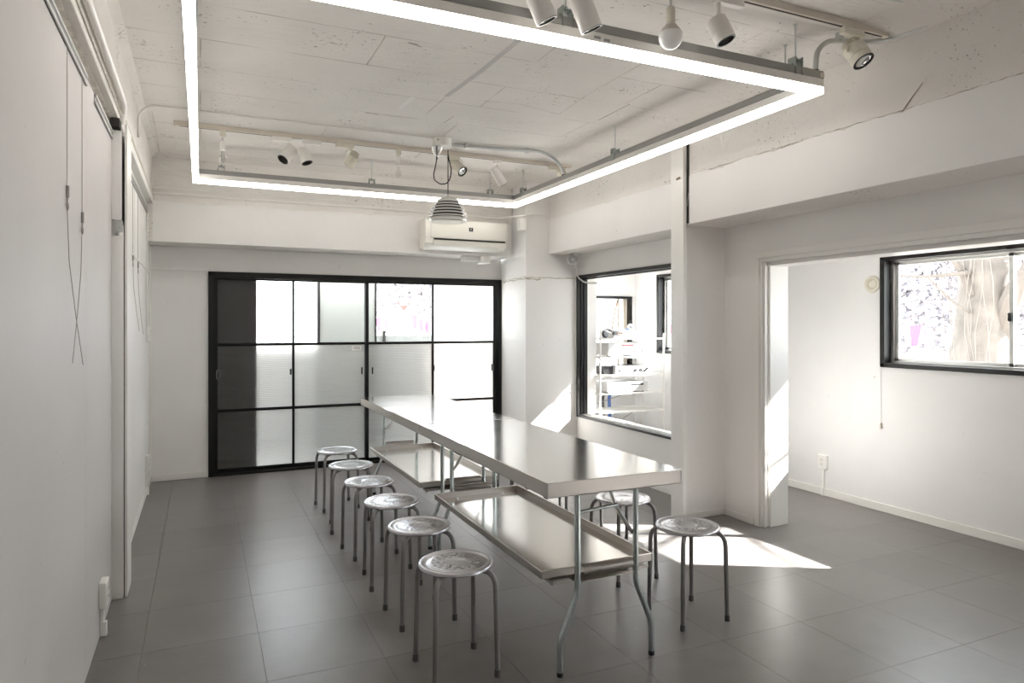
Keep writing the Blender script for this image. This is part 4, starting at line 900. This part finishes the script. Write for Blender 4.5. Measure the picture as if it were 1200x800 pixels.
MB().lathe([(0, .012), (.040, .014), (.046, .020), (.050, .014), (.066, .012), (.070, .004), (.070, 0), (0, 0)], 36, p, (-1, 0, 0)).build('cover', 'cream', t)
MB().tube(arc(p+Vector((-.016, 0, 0)), .030, -120, 100, (0, 1, 0), (0, 0, 1), 14), .004, 6).build('ring_mark', 'tan', t)
y = 3.772
t = thing('hanging_cord', 'thin pull cord with a small knob hanging left of the side room window', 'cord', (4.97, y, .68))
MB().tube([(4.972, y, 1.60), (4.972, y, 1.2), (4.972, y-.006, .70)], .0022, 6).build('cord', 'pvc', t)
MB().lathe([(0, .025), (.007, .022), (.011, -.02), (0, -.024)], 12, (4.968, y-.006, .685)).pieces('knob', 'tan', t)

# ================================================================ BOOTH RACK AND GEAR
RX0, RX1, RY0, RY1 = 3.985, 4.835, 6.42, 6.82
t = thing('shelf_rack', 'white metal wire-post rack with five shelves behind the booth window', 'rack', (RX0, RY0, 0))
for x in (RX0, RX1):
    for y in (RY0, RY1): MB().tube([(x, y, 0), (x, y, 1.40)], .010, 10).build('post', 'white', t)
shz = [1.345, 1.142, .940, .737, .532, .10]
for i, z in enumerate(shz): MB().box(RX0, RX1, RY0, RY1, z-.014, z, .002).box(RX0-.008, RX1+.008, RY0-.006, RY0+.006, z-.016, z+.003).build('shelf', 'white', t)
MB().tube([(RX0, RY1, .10), (RX1, RY1, .53)], .004, 6).tube([(RX1, RY1, .10), (RX0, RY1, .53)], .004, 6).tube([(RX0, RY1, .53), (RX1, RY1, .74)], .004, 6).build('cross_brace', 'wire', t)
# mixer
z = shz[0]
t = thing('mixing_desk', 'white audio mixer with a sloping panel on top of the rack', 'mixer', (4.10, 6.46, z))
MB().extr([(4.18, 6.44, z), (4.18, 6.44, z+.035), (4.18, 6.72, z+.095), (4.18, 6.76, z+.095), (4.18, 6.76, z)], (0, 0, 0), (.42, 0, 0)).build('body', 'gearw', t)
MB().box(4.16, 4.62, 6.43, 6.46, z, z+.022, .003).build('front_lip', 'gears', t)
for row, mt in enumerate(('disp', 'green', 'slot', 'blue')):
    q = MB()
    for k in range(12):
        yy = 6.48+row*.06; q.lathe([(.007, 0), (.006, .012), (0, .012)], 8, (4.215+k*.031, yy, z+.042+(yy-6.44)*.21))
    q.pieces('knob_row', mt, t)
MB().ball((4.57, 6.70, z+.125), .038).build('side_knob', 'gearw', t)
MB().lathe([(0, .0), (.02, 0), (.02, .004), (0, .004)], 16, (4.555, 6.664, z+.125), (0, -1, 0)).build('knob_face', 'blk', t)
t = thing('headphones', 'grey headphones lying at the left end of the mixer', 'headphones', (4.13, 6.5, z))
MB().tube(arc((4.15, 6.52, z+.06), .075, 0, 180, (.8, .2, .2), (-.2, .5, .5), 12), .011, 8).build('band', 'slot', t)
MB().lathe([(0, 0), (.038, 0), (.042, .015), (.034, .03), (0, .03)], 20, (4.08, 6.49, z+.04), (.3, -1, .3)).lathe([(0, 0), (.038, 0), (.042, .015), (.034, .03), (0, .03)], 20, (4.22, 6.50, z+.035), (.3, -1, .4)).pieces('ear_cup', 'gearb', t)
# receiver
z = shz[1]
t = thing('receiver', 'white hi-fi receiver with a red display on the second shelf', 'hi-fi unit', (4.06, 6.45, z))
MB().box(4.10, 4.62, 6.45, 6.78, z+.014, z+.150, .003).build('body', 'gearw', t)
fp = MB().box(4.10, 4.62, 6.435, 6.452, z+.012, z+.152, .003).build('front_panel', 'gearw', t)
MB().box(4.27, 4.43, 6.433, 6.436, z+.115, z+.135).build('display', 'disp', fp)
q = MB()
for k in range(7): q.lathe([(.006, 0), (.006, .010), (0, .010)], 10, (4.22+k*.045, 6.435, z+.05), (0, -1, 0))
q.lathe([(.014, 0), (.013, .014), (0, .014)], 14, (4.56, 6.435, z+.06), (0, -1, 0)).pieces('knob', 'slot', fp)
MB().lathe([(.016, 0), (.016, .014), (0, .014)], 10, (4.13, 6.48, z)).lathe([(.016, 0), (.016, .014), (0, .014)], 10, (4.58, 6.48, z)).pieces('foot', 'blk', t)
z = shz[2]
t = thing('amplifier', 'silver amplifier with two black knobs and a handle on the third shelf', 'hi-fi unit', (4.06, 6.45, z))
MB().box(4.08, 4.64, 6.50, 6.76, z+.004, z+.092, .003).build('body', 'gearb', t, label='black metal casing')
fp = MB().box(4.20, 4.64, 6.44, 6.50, z+.004, z+.092, .002).build('front_panel', 'gears', t)
MB().lathe([(.017, 0), (.016, .018), (0, .018)], 16, (4.46, 6.44, z+.045), (0, -1, 0)).lathe([(.017, 0), (.016, .018), (0, .018)], 16, (4.53, 6.44, z+.045), (0, -1, 0)).lathe([(.010, 0), (.010, .012), (0, .012)], 16, (4.25, 6.44, z+.045), (0, -1, 0)).pieces('knob', 'blk', fp)
MB().tube([(4.57, 6.43, z+.025), (4.61, 6.41, z+.07)], .010, 8).build('handle', 'blk', fp)
z = shz[3]
t = thing('disc_player', 'silver disc player with a dark tray slot on the fourth shelf', 'hi-fi unit', (4.06, 6.45, z))
MB().box(4.09, 4.63, 6.45, 6.78, z+.012, z+.118, .003).build('body', 'gears', t)
fp = MB().box(4.09, 4.63, 6.438, 6.452, z+.012, z+.118, .002).build('front_panel', 'gearw', t)
MB().box(4.40, 4.57, 6.436, 6.439, z+.078, z+.096).build('tray_slot', 'gearb', fp)
MB().box(4.16, 4.36, 6.436, 6.439, z+.085, z+.088).box(4.16, 4.58, 6.436, 6.439, z+.045, z+.047).pieces('groove', 'slot', fp)
MB().lathe([(.014, 0), (.014, .012), (0, .012)], 10, (4.12, 6.48, z)).lathe([(.014, 0), (.014, .012), (0, .012)], 10, (4.59, 6.48, z)).pieces('foot', 'blk', t)
for (x, mt, lab) in ((4.27, 'cable', 'black cables hanging down behind the lower rack shelves'), (4.36, 'blue', 'blue cables hanging down behind the lower rack shelves')):
    q = MB()
    for k in range(3): q.tube([(x+.012*k, 6.80+.01, .80), (x-.01+.015*k, 6.835, .62), (x+.016*k, 6.84, .45), (x+.02-.01*k, 6.84, .2), (x+.03*k, 6.83, .01)], .006, 6)
    tag(q.build('cable_bundle', mt), lab, 'cables', 'hanging rack cables')
q = MB()
for x in (4.18, 4.24, 4.33, 4.44): q.tube([(x, 6.80, 1.15), (x-.015, 6.86, 1.08), (x-.02, 6.80, .99)], .006, 6)
tag(q.build('cable_bundle', 'cable'), 'short black cables behind the silver amplifier', 'cables')

# ================================================================ OUTSIDE
struct('ground', MB().box(-30, 60, -30, 60, -.45, -.25), 'ground', 'pale ground outside', cat='ground')
# what stands behind the sliding doors
tag(MB().box(DX0+.05, .512, 7.432, 7.445, .03, 1.96).build('black_board', 'board'), 'black board standing right behind the left door pane', 'board')
struct('porch_floor', MB().box(-.6, 5.13, 7.5, 8.62, -.2, -.01), 'ext', 'pale porch floor', cat='floor')
struct('parapet_wall', MB().box(.2, 1.72, 8.50, 8.62, -.01, 1.24).box(1.86, 2.80, 8.50, 8.62, -.01, 1.36), 'ext', 'pale low wall outside the doors')
t = thing('door_2', 'pale grey outer sliding panel seen through the upper panes', 'door', (1.10, 7.95, 0), kind='structure')
pa, pb = onY(375, 360, 7.95).x, onY(439, 360, 7.95).x
MB().box(pa, pb, 7.95, 7.97, 0, 2.4).build('panel', 'green_panel', t)
MB().box(pa-.03, pa, 7.94, 7.98, 0, 2.4).build('stile', 'board', t)
MB().box(pb, pb+.022, 7.94, 7.98, 0, 2.4).build('stile', 'board', t)
p = onY(450.5, 396, 8.49); tag(MB().box(p.x-.03, p.x+.01, 8.46, 8.50, 0, 1.42, .003).build('rail_post', 'board'), 'short dark post at the end of the low wall', 'post')
def blossom_cloud(n, c, r, seed, size=.07):
    rnd = random.Random(seed); b = bmesh.new()
    for _ in range(n):
        while True:
            p = Vector((rnd.uniform(-1, 1), rnd.uniform(-1, 1), rnd.uniform(-1, 1)))
            if p.length < 1: break
        p = Vector((c[0]+p.x*r[0], c[1]+p.y*r[1], c[2]+p.z*r[2]))
        q = Vector((rnd.gauss(0, 1), rnd.gauss(0, 1), rnd.gauss(0, 1))).normalized(); s = q.orthogonal().normalized()*size*rnd.uniform(.5, 1.2); tt = q.cross(s)
        b.faces.new([b.verts.new(p+s), b.verts.new(p+tt), b.verts.new(p-s), b.verts.new(p-tt)])
    m_ = MB(); m_.b.free(); m_.b = b; return m_
def branch(b, p, d, L, r, depth, rnd):
    pts = [p]; dd = d.normalized(); n = 5
    for i in range(n):
        dd = (dd+Vector((rnd.uniform(-.25, .25), rnd.uniform(-.25, .25), rnd.uniform(-.12, .16)))).normalized(); pts.append(pts[-1]+dd*L/n)
    b.tube(pts, [r*(1-.6*i/n) for i in range(n+1)], 6)
    if depth > 0:
        for k in range(3):
            i = rnd.randint(2, n); nd = (dd+Vector((rnd.uniform(-.9, .9), rnd.uniform(-.9, .9), rnd.uniform(-.3, .6)))).normalized()
            branch(b, pts[i], nd, L*.65, r*.45, depth-1, rnd)
# the big trunk outside window 1
tx, ty = 9.3, 5.62
t = thing('cherry_tree', 'large old cherry trunk wrapped in vines just outside the side room window', 'tree', (tx, ty, -.25))
rnd = random.Random(3)
pts = [(tx-.05, ty, -.3), (tx-.02, ty, .2), (tx, ty, .7), (tx+.03, ty-.02, 1.3), (tx+.05, ty-.05, 1.9), (tx+.02, ty-.1, 2.4), (tx+.2, ty-.25, 3.2), (tx+.4, ty-.4, 4.4)]
b = MB().tube(pts, [.60, .47, .38, .31, .30, .33, .28, .22], 20)
for v in b.b.verts: v.co += Vector((rnd.uniform(-.03, .03), rnd.uniform(-.03, .03), rnd.uniform(-.02, .02)))
b.blob((tx-.22, ty-.22, .72), .20, (1, 1, 1), 2).build('trunk', 'bark', t)
b = MB()
def at(u, v, x): return onX(u, v, x)
b.tube([at(1140, 345, 9.1), at(1130, 322, 9.0), at(1118, 305, 8.9), at(1108, 298, 8.9), at(1100, 285, 8.8)], [.07, .05, .04, .035, .03], 8)
b.tube([at(1172, 312, 9.5), at(1130, 320, 8.9), at(1090, 324, 8.8), at(1052, 323, 8.8)], [.04, .03, .022, .012], 7)
b.tube([at(1088, 326, 8.6), at(1110, 348, 8.7), at(1125, 360, 8.8), at(1160, 376, 9.4)], [.010, .015, .018, .02], 6)
b.tube([at(1172, 395, 9.45), at(1185, 352, 9.2), at(1192, 335, 9.2), at(1210, 310, 9.2)], [.14, .12, .11, .10], 9)
for k in range(5): branch(b, Vector((tx+.2, ty-.2, 2.9+k*.25)), Vector((rnd.uniform(-1, 1), rnd.uniform(-1, 1), .5)), 2.6, .07, 2, rnd)
sunb = random.Random(5)
for (q, L_) in (((8.5, 2.6, 3.7), 2.8), ((8.3, 2.3, 3.6), 3.0), ((8.7, 2.4, 3.9), 3.2)):
    branch(b, Vector(q), Vector((-.12, -1, .22)), L_, .035, 2, sunb)
b.tube([(tx+.2, ty-.25, 3.1), (9.1, 4.0, 3.5), (8.5, 2.5, 3.7)], [.10, .07, .05], 7)
b.build('branches', 'twig', t)
b = MB()
for k in range(11):
    y0 = ty+rnd.uniform(-.30, .34); ps = []
    for i in range(8):
        z = .1+i*.32; ang = (y0-ty)+.045*math.sin(i*1.1+k); ps.append((tx-.36-.03*rnd.random()+abs(ang)*.35, ty+ang, z))
    b.tube(ps, .0045, 5)
b.build('vines', 'vine', t)
MB().blob((tx-.36, ty+.10, .55), .12, (.4, 1, 1.2), 1).blob((tx-.4, ty-.18, .8), .10, (.4, 1, 1), 1).pieces('leaf_tufts', 'green', t)
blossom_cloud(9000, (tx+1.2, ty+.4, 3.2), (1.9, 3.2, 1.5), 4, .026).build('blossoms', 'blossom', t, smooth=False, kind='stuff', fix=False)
# more cherry trees farther out
def bg_tree(x, y, h, r, seed, lab, n=5200):
    t = thing('cherry_tree', lab, 'tree', (x, y, -.25), 'cherry trees in blossom outside')
    rnd = random.Random(seed); b = MB()
    b.tube([(x, y, -.3), (x+.05, y, 1.0), (x+rnd.uniform(-.2, .2), y+rnd.uniform(-.2, .2), h*.45)], [.32, .24, .2], 12)
    for k in range(5): branch(b, Vector((x, y, 1.3+k*.4)), Vector((rnd.uniform(-1, 1), rnd.uniform(-1, 1), .5)), r*.9, .09, 2, rnd)
    b.build('trunk', 'bark', t)
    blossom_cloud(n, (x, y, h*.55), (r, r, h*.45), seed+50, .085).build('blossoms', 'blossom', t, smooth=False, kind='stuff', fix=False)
bg_tree(15.5, 12.4, 5.6, 2.9, 11, 'blossoming cherry tree left of the big trunk, with a thick low fork', 6500)
bg_tree(19.5, 12.0, 6.5, 3.4, 12, 'blossoming cherry tree in the distance behind the big trunk', 7000)
bg_tree(17.0, 16.8, 6.5, 3.4, 13, 'blossoming cherry tree at the left edge of the booth side window view', 7000)
bg_tree(20.0, 8.0, 6.5, 3.3, 14, 'blossoming cherry tree to the right of the big trunk', 7000)
bg_tree(7.3, 21.5, 5.5, 2.8, 15, 'blossoming cherry tree behind the road sign beyond the doors', 7000)
# lanterns
def lantern(p, r, h, lab):
    t = thing('paper_lantern', lab, 'lantern', p, 'pink and white festival lanterns'); n = 6
    for k in range(n):
        a0, a1 = 2*math.pi*k/n+.3, 2*math.pi*(k+1)/n+.3
        q = MB().poly([Vector(p)+Vector((r*.55*math.cos(a0), r*.55*math.sin(a0), -h/2)), Vector(p)+Vector((r*.55*math.cos(a1), r*.55*math.sin(a1), -h/2)), Vector(p)+Vector((r*math.cos(a1), r*math.sin(a1), h/2)), Vector(p)+Vector((r*math.cos(a0), r*math.sin(a0), h/2))])
        q.build('paper_side', 'pink' if k > 2 else 'paper', t, smooth=False)
    MB().tube([Vector(p)+Vector((0, 0, h/2)), Vector(p)+Vector((0, 0, h/2+.5))], .012, 5).tube([Vector(p)+Vector((0, 0, -h/2)), Vector(p)+Vector((.02, 0, -h/2-.12)), Vector(p)+Vector((.1, .05, -h/2-.28))], [.03, .03, .01], 6).build('cord', 'wood', t)
for (u, v, x, s, lab) in ((1070, 393, 10.5, 1.0, 'largest pink and white lantern outside the side room window'), (1085, 391, 12, .55, 'small pink lantern beside the pale pole outside'), (1117, 391, 13.5, .75, 'pink lantern just left of the big cherry trunk'),
                          (787, 385, 13, .9, 'pink lantern seen through the booth side window')):
    p = onX(u, v, x); lantern(p, .17*s, .33*s, lab)
for (u, v, y, s, lab) in ((446, 380, 15, .8, 'leftmost pink lantern beyond the doors'), (453, 378, 16, .7, 'second pink lantern from the left beyond the doors'), (488, 377, 16, .9, 'pink lantern right of the road sign'), (495, 381, 15, .7, 'pink lantern second to the right of the road sign'), (502, 383, 15, .7, 'pink lantern farthest right of the road sign')):
    lantern(onY(u, v, y), .17*s, .36*s, lab)
def rope(pts, lab):
    t = thing('lantern_rope', lab, 'rope', pts[0]); z = max(p[2] for p in pts)+.02
    P = [Vector((p[0], p[1], p[2])) for p in pts]
    MB().tube(P, .012, 6).build('rope', 'wood', t)
    for e in (P[0], P[-1]): MB().tube([(e.x, e.y, -.25), (e.x, e.y, e.z+.03)], .03, 8).build('pole', 'wood', t)
rope([onX(1040, 366, 10.0)]+[onX(u, v, x)+Vector((0, 0, .5+.165*s_)) for (u, v, x, s_) in ((1070, 393, 10.5, 1.0), (1085, 391, 12, .55), (1117, 391, 13.5, .75))]+[onX(1140, 366, 14.5)], 'rope with poles that carries the lanterns outside the side room')
rope([onY(430, 366, 15.5)]+[onY(u, v, y)+Vector((0, 0, .5+.18*s_)) for (u, v, y, s_) in ((446, 380, 15, .8), (453, 378, 16, .7), (488, 377, 16, .9), (495, 381, 15, .7), (502, 383, 15, .7))]+[onY(520, 366, 15.5)], 'rope with poles that carries the lanterns beyond the doors')
p = onX(1089, 400, 11.5); tag(MB().box(p.x-.03, p.x+.03, p.y-.035, p.y+.035, -.25, 1.42).build('wooden_pole', 'tan'), 'pale square pole between the lanterns outside', 'pole')
t = thing('railing', 'low brown railing in front of the cherry trees', 'railing', (11.8, 8, -.25))
MB().box(11.8, 11.86, 2, 14, .86, .92).box(11.8, 11.86, 2, 14, .1, .15).build('handrail', 'wood', t)
for k in range(60):
    y = 2+k*.2; MB().box(11.815, 11.845, y, y+.03, -.25, .88).build('baluster', 'wood', t)
p = onX(1108, 416, 11.2)
b = MB()
for k in range(14): b.blob((p.x+random.uniform(-.2, .2), p.y+random.uniform(-.45, .45), .80+random.uniform(-.1, .18)), .14, (1, 1, .7), 1)
tag(b.tube([(p.x, p.y, -.25), (p.x, p.y, .8)], .05, 6).build('shrub', 'green'), 'low clipped yellow-green shrub by the railing', 'shrub')
# road sign beyond the doors
p = onY(473, 358, 12.5)
t = thing('road_sign', 'red inverted triangle road sign on a white pole beyond the doors', 'road sign', (p.x, 12.5, -.25))
s = .12
MB().tube([(p.x, 12.53, -.25), (p.x, 12.53, p.z+.1)], .03, 8).build('pole', 'pvc', t)
MB().extr([(p.x-s, 12.5, p.z+.06), (p.x+s, 12.5, p.z+.06), (p.x, 12.5, p.z-.11)], (0, 12.5, 0), (0, 12.515, 0)).build('sign_plate', 'red', t)
MB().box(p.x-.07, p.x+.07, 12.494, 12.499, p.z+.012, p.z+.034).build('lettering', 'pvc', t)
